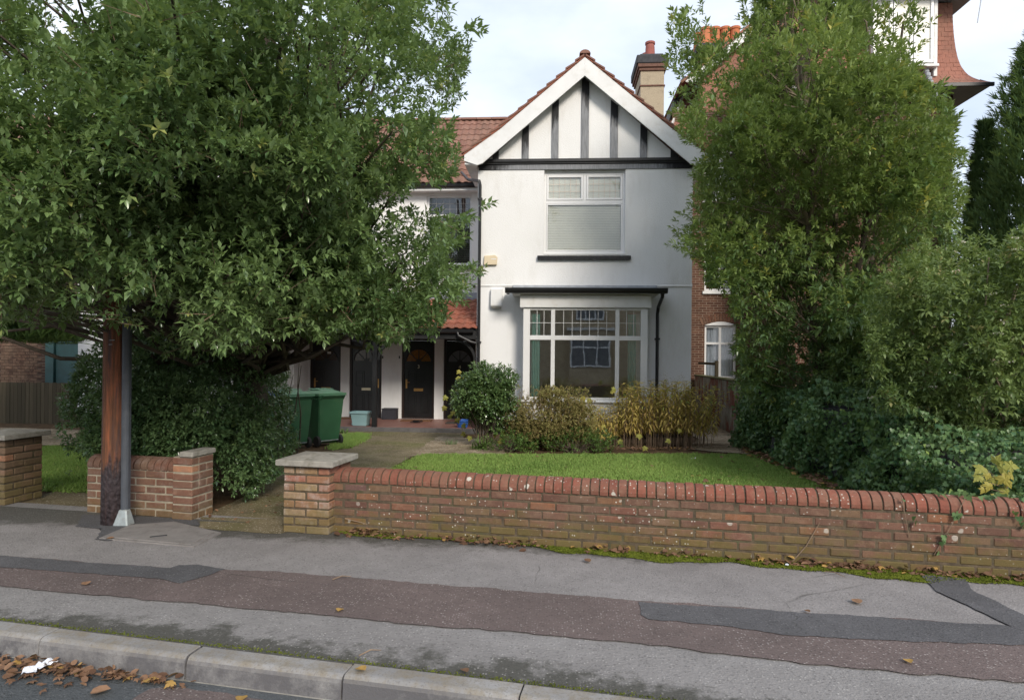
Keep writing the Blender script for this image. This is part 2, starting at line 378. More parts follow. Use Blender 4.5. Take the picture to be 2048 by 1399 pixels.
    c = g.mix(g.ramp(g.noise(2.6, 7, .7, vec=g.scale(g.pos(), (1, 1, .3))), [(.50, 0), (.8, .36)]), c, (.46, .44, .40))
    z = g.sep(g.pos())[2]; g.bump(g.noise(40, 4), .15, .008); M['smooth_render'] = g.done(c, .65, .35)
    plain('white_paint', (.66, .66, .655), .5, .05, 3, dirt=((.46, .43, .37), 5, .4))
    plain('upvc', (.71, .71, .71), .3, .02, 4)
    plain('cream_plastic', (.62, .52, .36), .5, .05, 6)
    g = G('black_timber'); c = g.ramp(g.noise(1.6, 5, .6), [(.4, (.012, .012, .013)), (.62, (.022, .022, .023))])
    g.bump(g.noise(40, 4, vec=g.scale(g.pos(), (1, 1, .1))), .3, .01); M['black_timber'] = g.done(c, .4, .4)
    g = G('worn_shadowed_timber'); p = g.pos()                   # black paint weathered silvery grey; bargeboard shadow painted in as black tops
    sp_ = g.sep(p); dep = g.math('SUBTRACT', g.math('SUBTRACT', 7.95, g.math('MULTIPLY', g.math('ABSOLUTE', g.math('SUBTRACT', sp_[0], .64)), .84)), sp_[2])   # how far below the bargeboard, sets its painted shadow
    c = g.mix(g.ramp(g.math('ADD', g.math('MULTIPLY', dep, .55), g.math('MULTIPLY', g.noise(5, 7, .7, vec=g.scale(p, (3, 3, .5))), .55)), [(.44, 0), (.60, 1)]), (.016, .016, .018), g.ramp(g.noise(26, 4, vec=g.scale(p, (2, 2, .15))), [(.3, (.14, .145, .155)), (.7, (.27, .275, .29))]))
    g.bump(g.noise(50, 4, vec=g.scale(p, (2, 2, .15))), .4, .008); M['worn_shadowed_timber'] = g.done(c, .7, .3)
    plain('black_gloss', (.013, .013, .014), .22, .25, 7)
    plain('black_plastic', (.014, .014, .016), .38, .2, 6)
    plain('lead', (.33, .35, .38), .55, .15, 8, .2, 30)
    plain('soffit_grey', (.25, .27, .31), .6, .1)
    def tile(name, stops, dirt):
        g = G(name); c = g.ramp(g.rnd(), stops)
        c = g.mix(g.ramp(g.noise(11, 5, .65), [(.4, 0), (.75, .6)]), c, dirt)
        c = g.mix(g.ramp(g.noise(1.2, 4), [(.45, 0), (.7, .35)]), c, (.14, .12, .085))
        g.bump(g.noise(90, 3), .35, .005); M[name] = g.done(c, .85, .2)
    tile('tile_brown', [(0, (.19, .095, .072)), (.5, (.235, .120, .090)), (1, (.27, .145, .11))], (.13, .08, .065))
    tile('tile_red', [(0, (.235, .080, .052)), (.5, (.29, .100, .064)), (1, (.33, .13, .085))], (.16, .065, .045))
    tile('tile_pink', [(0, (.25, .11, .08)), (.5, (.31, .138, .10)), (1, (.36, .17, .128))], (.19, .095, .075))
    tile('clay', [(0, (.46, .155, .070)), (1, (.52, .19, .09))], (.34, .13, .07))
    tile('clay_pink', [(0, (.33, .105, .09)), (1, (.33, .105, .09))], (.22, .085, .075))
    plain('pebbledash', (.36, .30, .215), .95, .25, 50, .9, 90, dirt=((.17, .14, .10), 5, .5))
    plain('corbel', (.14, .072, .052), .9, .3, 20, .5, 60)
    plain('soot', (.045, .045, .05), .9, .3, 12, .4, 50)
    # doors
    g = G('door_paint'); c = g.ramp(g.noise(3, 4), [(.3, (.010, .010, .011)), (.7, (.016, .016, .018))]); M['door_paint'] = g.done(c, .28, .5)
    plain('door_frame', (.020, .010, .008), .4, .3, 9)
    plain('brass', (.55, .32, .12), .35, .1, 20, metal=.8)
    plain('brass_pale', (.66, .58, .42), .35, .1, 20, metal=.7)
    g = G('amber_glass'); g.done(g.ramp(g.noise(25, 3), [(.3, (.14, .058, .012)), (.7, (.25, .11, .025))]), .15, .6); M['amber_glass'] = g.m
    g = G('dull_glass'); g.done((.13, .14, .16), .12, .6); M['dull_glass'] = g.m
    g = G('door_glass'); g.done((.05, .028, .014), .12, .6); M['door_glass'] = g.m
    g = G('porch_tiles'); p = g.sep(g.pos())
    fx = g.math('PINGPONG', g.math('MULTIPLY', p[0], 6.6), .5); fy = g.math('PINGPONG', g.math('MULTIPLY', p[1], 6.6), .5)
    j = g.ramp(g.math('MINIMUM', fx, fy), [(.02, 1), (.05, 0)])
    c = g.ramp(g.noise(4, 5), [(.3, (.22, .105, .085)), (.7, (.31, .155, .125))]); M['porch_tiles'] = g.done(g.mix(g.math('MULTIPLY', j, .5), c, (.12, .08, .07)), .5, .4)
    plain('step_edge', (.10, .093, .092), .8, .25, 8, .3, 40)
    # glass: a real pane, seen through and reflecting
    g = G('glass'); fr = g.n('ShaderNodeFresnel'); fr.inputs[0].default_value = 1.5
    gl = g.n('ShaderNodeBsdfGlossy'); gl.inputs['Roughness'].default_value = .015; gl.inputs['Color'].default_value = (.92, .96, 1, 1)
    bp = g.n('ShaderNodeBump'); bp.inputs['Strength'].default_value = .025; bp.inputs['Distance'].default_value = .02; g.put(bp.inputs['Height'], g.noise(2.2, 2)); g.t.links.new(bp.outputs[0], gl.inputs['Normal'])
    tr = g.n('ShaderNodeBsdfTransparent'); tr.inputs[0].default_value = (.93, .94, .93, 1)
    ms = g.n('ShaderNodeMixShader'); g.put(ms.inputs[0], g.math('MULTIPLY', fr.outputs[0], 4.2, clamp=True))
    g.t.links.new(tr.outputs[0], ms.inputs[1]); g.t.links.new(gl.outputs[0], ms.inputs[2]); g.t.links.new(ms.outputs[0], g.o.inputs[0]); M['glass'] = g.m
    M['glass_clear'] = g.m.copy(); [setattr(n_.inputs[1], 'default_value', 1.2) for n_ in M['glass_clear'].node_tree.nodes if n_.type == 'MATH']
    plain('room', (.52, .49, .45), .9, .1)
    plain('room_dark', (.07, .065, .065), .9, .1)
    g = G('teal_curtain'); c = g.ramp(g.noise(2, 3), [(.3, (.34, .68, .62)), (.7, (.42, .76, .70))]); g.done(c, .8, .2)
    tr = g.n('ShaderNodeBsdfTranslucent'); g.put(tr.inputs[0], (.25, .6, .55)); ms = g.n('ShaderNodeMixShader'); ms.inputs[0].default_value = .3
    g.t.links.new(g.b.outputs[0], ms.inputs[1]); g.t.links.new(tr.outputs[0], ms.inputs[2]); g.t.links.new(ms.outputs[0], g.o.inputs[0]); M['teal_curtain'] = g.m
    plain('net_curtain', (.42, .46, .55), .9, .08, 5)
    plain('blind', (.86, .84, .77), .6, .03, 5)
    plain('blind_grey', (.45, .44, .42), .6, .05, 5)
    plain('lattice', (.62, .50, .42), .6, .05); plain('lattice_white', (.72, .72, .72), .5, .03)
    # pole: weathered preservative-stained wood, scorched black near the ground
    g = G('pole_wood'); ob = g.obj(); z = g.sep(ob)[2]
    lo = g.scale(ob, (9, 9, .55))
    c = g.ramp(g.noise(3.5, 7, .7, vec=lo), [(.28, (.045, .022, .015)), (.48, (.135, .058, .030)), (.62, (.29, .095, .042)), (.8, (.34, .16, .085))])
    c = g.mix(g.ramp(g.noise(2.4, 5, .65, vec=g.scale(ob, (7, 7, .4))), [(.52, 0), (.64, .8)]), c, (.040, .036, .042))
    burn = g.ramp(g.math('ADD', g.math('MULTIPLY', z, -1.15), g.math('MULTIPLY', g.noise(3, 5, .7, vec=g.scale(ob, (3, 3, .6))), 1.6)), [(-.0, 0), (.22, 1)])
    c = g.mix(g.math('MULTIPLY', burn, .92), c, g.ramp(g.noise(30, 4), [(.35, (.014, .013, .017)), (.7, (.048, .042, .050))]))
    up = g.ramp(z, [(.0, 0), (.5, 0), (1, 0)])
    c = g.mix(g.ramp(g.math('MULTIPLY_ADD', z, .25, -.55), [(.0, 0), (.5, .7)]), c, (.30, .19, .135))
    al = g.voro(34, vec=g.scale(ob, (1, 1, .7)))
    h = g.math('ADD', g.math('MULTIPLY', g.noise(26, 6, .7, vec=g.scale(ob, (3, 3, .12))), 1.0), g.math('MULTIPLY', g.math('MULTIPLY', al, burn), 1.2))
    g.bump(h, .8, .012); M['pole_wood'] = g.done(c, .72, .3)
    plain('duct_grey', (.062, .070, .085), .5, .15, 7, dirt=((.11, .115, .12), 10, .4))
    plain('galvanised', (.33, .37, .38), .5, .2, 14, metal=.35, dirt=((.2, .16, .12), 16, .5))
    # bins and bits
    plain('bin_green', (.030, .105, .050), .45, .14, 4, .08, 120, dirt=((.075, .14, .075), 3, .5))
    plain('bin_lid', (.070, .175, .092), .5, .12, 4, .08, 120)
    plain('bin_blue', (.020, .085, .32), .5, .1, 4)
    plain('rubber', (.018, .018, .018), .8, .2)
    plain('planter_blue', (.22, .35, .36), .55, .06, 5); plain('black_box', (.022, .022, .030), .6, .2)
    plain('coir', (.16, .075, .036), .98, .3, 60, .8, 150); plain('mat_dark', (.05, .042, .038), .98, .3, 60, .8, 150)
    plain('teal_wood', (.020, .062, .062), .55, .2, 5, .3, 40)
    g = G('fence_wood'); c = g.ramp(g.rnd(), [(0, (.068, .055, .038)), (1, (.115, .092, .062))])
    c = g.mix(g.ramp(g.noise(6, 6, .7, vec=g.scale(g.pos(), (3, 3, .3))), [(.4, 0), (.7, .6)]), c, (.055, .055, .032)); g.bump(g.noise(30, 5, vec=g.scale(g.pos(), (4, 4, .2))), .5, .01); M['fence_wood'] = g.done(c, .9, .15)
    g = G('algae_board'); c = g.ramp(g.noise(4, 6, .7, vec=g.scale(g.pos(), (3, 3, .5))), [(.3, (.10, .095, .055)), (.7, (.21, .20, .12))]); c = g.mix(g.ramp(g.noise(2, 4), [(.4, 0), (.65, .6)]), c, (.10, .115, .035)); M['algae_board'] = g.done(c, .9, .15)
    # old painted wall, paint flaking off the brick
    g = G('flaking_wall'); pz = g.scale(g.pos(), (1, 1, .45))
    c = g.ramp(g.noise(3.2, 6, .68, vec=pz), [(.30, (.17, .055, .040)), (.44, (.21, .080, .058)), (.50, (.24, .22, .17)), (.64, (.33, .32, .28)), (.78, (.17, .155, .09))])
    c = g.mix(g.ramp(g.noise(1.6, 4), [(.5, 0), (.7, .5)]), c, (.075, .07, .035)); g.bump(g.noise(14, 5), .6, .02); M['flaking_wall'] = g.done(c, .9, .2)
    plain('bark', (.085, .066, .048), .95, .3, 12, .8, 30); plain('bark_pale', (.22, .175, .125), .95, .25, 12, .6, 40)
    plain('twig', (.21, .15, .10), .9, .2, 20); plain('paper', (.70, .72, .78), .8, .08, 20)
    plain('slate_brick_yellow', (.36, .27, .15), .9, .15, 3); plain('aerial', (.45, .45, .46), .4, .1, metal=.6)
    foliage_mat('leaf_oak', (.072, .140, .050), (.250, .365, .140), (.42, .44, .14), .25, .36, 1.0)
    foliage_mat('leaf_bay', (.090, .168, .048), (.295, .385, .120), (.54, .48, .10), .30, .38, .8)
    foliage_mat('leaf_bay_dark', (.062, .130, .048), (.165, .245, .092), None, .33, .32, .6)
    foliage_mat('leaf_holly', (.062, .130, .056), (.160, .255, .105), (.25, .35, .12), .18, .26, 1.0)
    foliage_mat('leaf_ivy', (.034, .105, .042), (.130, .215, .082), (.28, .38, .10), .38, .28, .40)
    foliage_mat('leaf_viburnum', (.085, .150, .050), (.230, .305, .105), (.40, .32, .15), .42, .36, .45)
    foliage_mat('leaf_conifer', (.040, .098, .042), (.125, .210, .078), None, .65, .38, .25)
    foliage_mat('leaf_camellia', (.055, .112, .042), (.155, .240, .088), (.18, .25, .09), .18, .18, .8)
    foliage_mat('leaf_brown', (.25, .175, .088), (.36, .335, .130), (.42, .27, .14), .7, .3, .2)
    foliage_mat('leaf_golden', (.38, .245, .090), (.58, .480, .135), (.27, .38, .10), .6, .35, .25)
    foliage_mat('leaf_fresh', (.045, .105, .025), (.13, .21, .05), None, .45, .3, .4)
    foliage_mat('leaf_yellow', (.33, .27, .055), (.42, .38, .09), (.24, .29, .07), .55, .35, .3)
    foliage_mat('leaf_dead', (.105, .055, .034), (.285, .165, .100), (.42, .26, .08), .7, .15, .3)
    foliage_mat('grass', (.105, .205, .042), (.250, .370, .095), (.42, .40, .16), .6, .3, .25)
    foliage_mat('flower', (.62, .55, .48), (.72, .66, .58), (.60, .40, .30), .8, .3, .2)
make_materials()
# ------------------------------------------------------------------ the ground
ANG = -math.atan(.135)                                  # the street runs at an angle to the house
DX, DY = math.cos(ANG), math.sin(ANG)
def edge_y(x): return 5.449 - .135 * x                  # front face of the garden wall
def kerb_back(x): return 3.136 - .154 * x
def struct(o): return tag(o, kind='structure')
def sheet(name, pts, z, mat, parent=None, zf=None):
    me = bpy.data.meshes.new(name); bm = bmesh.new()
    vs = [bm.verts.new((p[0], p[1], (zf(p[1]) if zf else 0) + z)) for p in pts]
    f = bm.faces.new(vs); bmesh.ops.triangulate(bm, faces=[f])
    bmesh.ops.recalc_face_normals(bm, faces=bm.faces)
    for f in bm.faces:
        if f.normal.z < 0: f.normal_flip()
    bm.to_mesh(me); bm.free(); me.materials.append(mat)
    return place(name, me, parent)
def ragged(pts, step=.05, amp=.008, seed=0):
    r = random.Random(seed); o = []
    for i in range(len(pts)):
        a, b = np.array(pts[i][:2]), np.array(pts[(i+1) % len(pts)][:2]); l = np.linalg.norm(b - a); n = max(1, int(l / step))
        nx = np.array([-(b-a)[1], (b-a)[0]]) / max(l, 1e-6); w = 0
        for k in range(n):
            w = w * .6 + r.uniform(-amp, amp); o.append(a + (b - a) * k / n + nx * (w if k else 0))
    return o
def W0(*px): return [onZ(x, y, 0)[:2] for x, y in px]

# far land out to the horizon, with the front gardens and the street laid over it
o = sheet('land', [(-600, -600), (600, -600), (600, 900), (-600, 900)], -.42, M['land']); struct(o)
# road
o = sheet('road', [(-40, -9), (40, -9), (40, kerb_back(40) - .1), (-40, kerb_back(-40) - .1)], -.122, M['road']); struct(o)
sheet('asphalt_patch', ragged([onZ(x, y, -.118)[:2] for x, y in [(262, 1399), (300, 1376), (380, 1376), (560, 1402), (600, 1430), (200, 1430)]], .05, .01, 5), -.118, M['pave_red'], o)
# pavement: one base sheet with trench reinstatements laid in strips
pv = sheet('pavement', [(-20, kerb_back(-20)), (20, kerb_back(20)), (20, edge_y(20) + .3), (-20, edge_y(-20) + .3)], 0, M['pave']); struct(pv)
band_top = [(-420, 1082), (0, 1112), (191, 1127), (339, 1137), (540, 1143), (763, 1160), (1002, 1180), (1300, 1203), (1640, 1228), (2018, 1253), (2400, 1280)]
band_bot = [(-420, 1130), (0, 1172), (130, 1186), (400, 1209), (540, 1222), (733, 1239), (867, 1253), (1022, 1263), (1250, 1285), (1386, 1301), (1523, 1317), (1640, 1331), (1796, 1346), (2048, 1366), (2400, 1398)]
up_edge = [(x, edge_y(x) + .12) for x in (6.2, 3, 0, -2, -5, -7.9)]
up = W0(*band_top)
sheet('asphalt_strip', ragged(up + up_edge, .05, .006, 1), .004, M['pave_upper'], pv)
sheet('asphalt_strip', ragged(W0(*band_top) + W0(*band_bot[::-1]), .045, .012, 2), .008, M['pave_red'], pv)
sheet('asphalt_patch', ragged(W0((1277, 1206), (1640, 1230), (2018, 1255), (2200, 1266), (2200, 1297), (2048, 1292), (1932, 1290), (1718, 1280), (1562, 1272), (1437, 1253), (1297, 1241), (1281, 1231)), .04, .010, 3), .012, M['pave_dark'], pv)
sheet('asphalt_patch', ragged(W0((1838, 1150), (1930, 1160), (1947, 1184), (2048, 1233), (2150, 1285), (2100, 1280), (2019, 1254), (1873, 1185)), .04, .008, 4), .013, M['pave_dark'], pv)
sheet('asphalt_patch', ragged(W0((-100, 1106), (0, 1113), (191, 1128), (339, 1138), (358, 1132), (397, 1131), (451, 1140), (429, 1148), (405, 1156), (361, 1169), (328, 1161), (191, 1149), (0, 1137), (-100, 1130)), .04, .008, 6), .012, M['pave_dark'], pv)
sheet('tar_patch', ragged(W0((150, 1053), (205, 1058), (201, 1066), (189, 1080), (224, 1082), (268, 1057), (345, 1048), (400, 1052), (395, 1040), (165, 1030)), .03, .012, 7), .0095, M['pave_dark'], pv)

# kerb
kx0 = -4.6; kang = -math.atan(.154)
kl = lambda px, py: ((onZ(px, py, 0)[0] - kx0) / math.cos(kang))
joints = [-5.2, -4.2, -3.25, -2.3, -1.35, -.38] + [kl(402, 1293) + d for d in (-1.86, -.94, 0)] + [kl(705, 1330), kl(1048, 1365)]
joints += [joints[-1] + .93 * (k + 1) for k in range(5)]
joints = sorted(j for j in joints)
joints = [j for i, j in enumerate(joints) if i == 0 or j - joints[i-1] > .55]
kb_ = MB().box(-9, 12, -.14, -.004, -.30, -.12)
kerb = kb_.build('kerb', M['concrete_cap']); kerb.location = (kx0, kerb_back(kx0), 0); kerb.rotation_euler = (0, 0, kang); struct(kerb)
rk = random.Random(3)
for a, b in zip(joints[:-1], joints[1:]):
    q = MB().prismX([(0, -.22), (0, .003), (-.098, .001), (-.113, -.004), (-.124, -.016), (-.13, -.034), (-.142, -.20)], a + .004, b - .004)
    s = place('kerb_stone', q.mesh('kerb_stone', M['kerbstone'], .003), kerb, (0, rk.uniform(-.004, .004), rk.uniform(-.004, .003)), (0, 0, rk.uniform(-.002, .002)))

# garden ground behind the wall line: a sheet that falls gently to the house
def ground_grid(name, poly, z, mat, step=.5, parent=None):
    poly = [np.array(p[:2]) for p in poly]; me = bpy.data.meshes.new(name); bm = bmesh.new()
    f = bm.faces.new([bm.verts.new((p[0], p[1], 0)) for p in poly]); bmesh.ops.triangulate(bm, faces=[f])
    ys = [p[1] for p in poly]
    for yc in [5.8, 15.0] + list(np.arange(math.floor(min(ys)), max(ys), 2.0)):
        bmesh.ops.bisect_plane(bm, geom=bm.verts[:] + bm.edges[:] + bm.faces[:], plane_co=(0, yc, 0), plane_no=(0, 1, 0))
    for v in bm.verts: v.co.z = gz(v.co.y) + z
    for f in bm.faces:
        f.normal_update()
        if f.normal.z < 0: f.normal_flip()
    bm.to_mesh(me); bm.free(); me.materials.append(mat); return place(name, me, parent)
o = ground_grid('garden_ground', [(-30, edge_y(-30)+.15), (-4.6, edge_y(-4.6) + .15), (30, edge_y(30) + .15), (40, 45), (-40, 45)], -.012, M['soil']); struct(o)
# drive to the front doors
drive = [W0((395, 1058))[0], W0((560, 1068))[0], (-2.0, 6.2), (-2.35, 8.0), onG(770, 945), onG(822, 914), onG(845, 903), onG(940, 890), (-1.9, 13.2), (-2.0, 14.95), (-5.0, 15.0), (-4.7, 13.6), onG(735, 878), onG(700, 897), (-4.4, 10.6), (-3.5, 7.2), (-3.45, 6.2)]
o = ground_grid('driveway', ragged([np.array(p[:2]) for p in drive], .12, .02, 8), .0075, M['drive']); struct(o)
o = ground_grid('driveway', ragged([np.array(p) for p in [(-5.75, 6.35), (-4.55, 6.2), (-4.7, 7.2), (-5.4, 7.5), (-5.75, 7.2)]] , .1, .02, 9), .0075, M['drive']); struct(o)
# gravel by the border and the side path
o = ground_grid('gravel_path', ragged([onG(815, 912)[:2], onG(1010, 908)[:2], onG(1010, 893)[:2], onG(960, 878)[:2], onG(880, 872)[:2]], .1, .03, 10), .009, M['gravel']); struct(o)
o = ground_grid('side_path', ragged([np.array(p) for p in [(2.55, 12.6), (3.9, 11.8), (4.2, 14.5), (4.4, 20), (3.2, 20), (3.2, 14.7)]], .12, .03, 12), .006, M['gravel']); struct(o)
# lawns
lawn_poly = [onG(768, 946), (-2.28, 7.2), (-1.7, 5.95), (1.0, 5.58), (3.8, 5.2), (3.95, 8.0), (3.9, 10.0), (3.7, 11.3), onG(1530, 911), onG(1392, 908), onG(1200, 909), onG(1000, 909), onG(845, 909)]
lawn_poly = [np.array(p[:2]) for p in lawn_poly]
o = ground_grid('lawn', ragged(lawn_poly, .1, .03, 13), .012, M['turf']); struct(o)
left_lawn = [np.array(p) for p in [(-5.85, 7.15), (-4.6, 7.1), (-5.8, 9.5), (-7.2, 11.3), (-9.9, 11.1)]]
o = ground_grid('lawn', ragged(left_lawn, .1, .03, 14), .010, M['turf']); struct(o)
bin_lawn = [onG(672, 876)[:2], onG(700, 868)[:2], onG(735, 868)[:2], onG(734, 877)[:2], onG(697, 897)[:2], onG(660, 900)[:2]]
o = ground_grid('lawn', ragged(bin_lawn, .06, .07, 15), .011, M['turf']); struct(o)
o = ground_grid('gravel_path', ragged([np.array(p) for p in [(-11.4, 11.3), (-7.4, 11.5), (-7.6, 14), (-15, 14.5), (-16, 12)]], .2, .05, 16), .004, M['gravel']); struct(o)

def blades(poly, n, h, z0, seed):
    r = np.random.default_rng(seed); poly = np.array(poly); lo, hi = poly.min(0), poly.max(0); P = np.empty((0, 2))
    while len(P) < n:
        q = r.uniform(lo - .1, hi + .1, (n, 2)); q = q[inpoly(q[:, 0] + .05*np.sin(q[:, 1]*23) + r.normal(size=n)*.035, q[:, 1] + .05*np.sin(q[:, 0]*19) + r.normal(size=n)*.035, poly)]; P = np.vstack([P, q])
    P = P[:n]; z = np.array([gz(y) for y in P[:, 1]]) + z0
    a = r.uniform(0, 2*np.pi, n); ww = r.uniform(.004, .009, n); hh = h * r.uniform(.5, 1.25, n); ln = r.uniform(0, .9, n) * hh; b = r.uniform(0, 2*np.pi, n)
    A = np.stack([P[:, 0] - ww*np.cos(a), P[:, 1] - ww*np.sin(a), z], 1); B = np.stack([P[:, 0] + ww*np.cos(a), P[:, 1] + ww*np.sin(a), z], 1)
    T = np.stack([P[:, 0] + ln*np.cos(b), P[:, 1] + ln*np.sin(b), z + hh], 1)
    pt = .5 + .5 * np.sin(P[:, 0]*2.1 + 1.3*np.sin(P[:, 1]*1.7)) * np.cos(P[:, 1]*1.3) ; t = np.clip(pt * .6 + r.uniform(-.1, .55, n), 0, .88); t[r.random(n) < .03] = 1
    return np.stack([A, B, T], 1).reshape(-1, 3), np.repeat(t, 3)
def grass(name, poly, n, h, z0, seed, label):
    V, t = blades(poly, n, h, z0, seed); me = raw_mesh(name, V, np.arange(len(V)), M['grass'], t)
    return tag(place(name, me), label, 'grass', kind='stuff')
grass('grass', lawn_poly, 130000, .030, .010, 1, 'mown green lawn grass behind the low brick wall')
grass('grass', left_lawn, 30000, .035, .008, 2, 'bright green lawn grass beside the hedge, past the far gate pillar')
grass('grass', bin_lawn, 9000, .05, .008, 3, 'small patch of grass beside the wheelie bins')

# ------------------------------------------------------------------ brick walls and gate pillars, brick by brick
def brick_mesh(name, l, d, h, mat, bev=.008):
    return MB().box(-l/2, l/2, 0, d, -h/2, h/2).mesh(name, mat, bev)
CH = .075
rb = random.Random(21)
def brick_at(par, me, x, y, z, jit=.0025, rot=0):
    return place('brick', me, par, (x + rb.uniform(-jit, jit), y + rb.uniform(-jit*1.6, jit*1.6), z + rb.uniform(-jit, jit)*.6), (rb.uniform(-.014, .014), rb.uniform(-.009, .009), rot + rb.uniform(-.012, .012)), (rb.uniform(.975, 1.012), 1, rb.uniform(.95, 1.03)))
bw_s = brick_mesh('brick', .215, .215, .063, M['brick_wall']); bw_h = brick_mesh('brick', .1025, .215, .063, M['brick_wall'])
prof = [(0, 0), (-.004, .032), (.004, .060), (.022, .085), (.050, .104), (.085, .115), (.11, .118), (.135, .115), (.17, .104), (.198, .085), (.216, .060), (.224, .032), (.22, 0)]
cop = MB().prismX(prof, -.0325, .0325).mesh('coping_brick', M['brick_coping'], .003)
def brick_wall(par, length, courses, x0=0, phase=0, sm=None, hm=None):
    sm, hm = sm or bw_s, hm or bw_h
    for c in range(courses):
        z = (c + .5) * CH - .004; x = x0; first = (c + phase) % 2
        while x < x0 + length - .02:
            if (first or x + .215 > x0 + length + .005): l, me = .1025, hm
            else: l, me = .215, sm
            if x + l > x0 + length + .06: break
            brick_at(par, me, x + l/2, 0, z); x += l + .009; first = 0
# wall in front of the lawn
wall = thing('garden_wall', 'long low red brick wall with rounded coping, speckled with lichen, in front of the lawn', 'wall', (-1.97, 5.715, 0), ANG)
WL = 7.6
brick_wall(wall, WL, 6)
MB().box(.004, WL, .0045, .2105, -.10, .450).build('mortar', M['mortar_moss'], None).parent = wall
MB().prismX([(.11 + (y_ - .11)*.955 , z_*.955 + .449) for y_, z_ in prof], .004, WL).build('coping_mortar', M['mortar_moss'], None).parent = wall
for k in range(int(WL / .0765)):
    x = .04 + k * .0765
    place('coping_brick', cop, wall, (x, -.006 + rb.uniform(-.003, .003), .452 + rb.uniform(-.002, .003)), (rb.uniform(-.012, .012), rb.uniform(-.02, .02), rb.uniform(-.015, .015)), (rb.uniform(.96, 1.02), 1, rb.uniform(.97, 1.03)))
# gate pillars
def cap_mesh(w, t, rise):
    q = MB(); a = w/2; b = .05
    q.add([(-a,-a,0),(a,-a,0),(a,a,0),(-a,a,0),(-a,-a,t),(a,-a,t),(a,a,t),(-a,a,t),(-b,-b,t+rise),(b,-b,t+rise),(b,b,t+rise),(-b,b,t+rise)],
          [(0,3,2,1),(0,1,5,4),(1,2,6,5),(2,3,7,6),(3,0,4,7),(4,5,9,8),(5,6,10,9),(6,7,11,10),(7,4,8,11),(8,9,10,11)])
    return q.mesh('cap', M['concrete_cap'], .006)
def pillar(name, label, corner, courses, bm_, mm, wid=.44, odd=None):
    t = thing(name, label, 'gate pillar', (*corner, 0), ANG, None)           # corner = front right, local x runs along the street
    MB().box(-wid + .008, -.008, .008, wid - .008, -.1, courses*CH).build('mortar', mm, None).parent = t
    s = brick_mesh('brick', .215, .1025, .064, bm_); h = brick_mesh('brick', .1025, .1025, .064, bm_); o_ = brick_mesh('brick', .215, .1025, .064, odd) if odd else s
    for c in range(courses):
        z = (c + .5) * CH - .004
        for side in range(4):
            # each side: bricks laid end to end, alternate courses break joint
            lay = [(.1075, s), (.3325, s)] if (c + side) % 2 == 0 else [(.164, h), (.3325, s)] if side in (1, 3) else [(.164, h), (.277, h), (.3893, h)]
            if (c + side) % 2 == 0: lay = [(.1075, s), (.3325, s)]
            else: lay = [(.22, s)]
            for p, me in lay:
                if odd and c == courses - 3 and side == 0: me = o_ if me is s else me
                if side == 0: brick_at(t, me, -wid + p, 0, z)
                elif side == 1: brick_at(t, me, 0, p, z, rot=math.pi/2)
                elif side == 2: brick_at(t, me, -wid + p, wid, z, rot=math.pi) if False else brick_at(t, me, -wid + p, wid - .1025, z)
                else: brick_at(t, me, -wid + .1025, p, z, rot=math.pi/2)
    place('cap', cap_mesh(.545, .052, .03), t, (-wid/2, wid/2, courses*CH + .002), (0, 0, .01))
    return t
pillar('gate_pillar', 'brick gate pillar with flat concrete cap at the end of the long low wall', (-1.965, 5.60), 8, M['brick_pillar'], M['mortar_moss'])
pillar('gate_pillar', 'greyish brick gate pillar with concrete cap and one orange brick, beside the narrow drive and lawn', (-5.64, 6.345), 9, M['brick_old'], M['mortar_moss'], odd=M['brick_orange'])
# short wall under the hedge
hw = thing('garden_wall', 'short brick wall with raised end under the dark hedge, behind the wooden pole', 'wall', (-4.62, 6.17, 0), ANG)
bh_s = brick_mesh('brick', .215, .215, .064, M['brick_hedgewall']); bh_h = brick_mesh('brick', .1025, .215, .064, M['brick_hedgewall'])
brick_wall(hw, 1.0, 6, 0, 1, bh_s, bh_h)
cop2 = MB().prismX(prof, -.0325, .0325).mesh('coping_brick', M['brick_hedgewall'], .003)
for k in range(13): place('coping_brick', cop2, hw, (.04 + k * .0765, -.004, .45), (rb.uniform(-.01, .01), rb.uniform(-.015, .015), rb.uniform(-.015, .015)))
MB().box(.004, 1.0, .008, .207, -.1, .455).build('mortar', M['mortar_pale'], None).parent = hw
sp = brick_mesh('brick', .215, .1025, .064, M['brick_hedgewall']); sph = brick_mesh('brick', .1025, .1025, .064, M['brick_hedgewall']); spo = brick_mesh('brick', .215, .1025, .064, M['brick_orange'])
for c in range(8):
    z = (c + .5) * CH - .004
    brick_at(hw, spo if c == 6 else sp, 1.115, -.05, z)
    if c % 2: brick_at(hw, sp, 1.2225, .1605, z, rot=math.pi/2); brick_at(hw, sph, 1.2225, .327, z, rot=math.pi/2) if False else None
    else: brick_at(hw, sph, 1.2225, .105, z, rot=math.pi/2); brick_at(hw, sph, 1.2225, .2175, z, rot=math.pi/2)
MB().box(1.014, 1.216, -.042, .262, -.1, .60).build('mortar', M['mortar_pale'], None).parent = hw
place('cap', MB().box(1.09, 1.235, -.065, .285, .602, .652).mesh('cap', M['concrete_cap'], .008), hw)
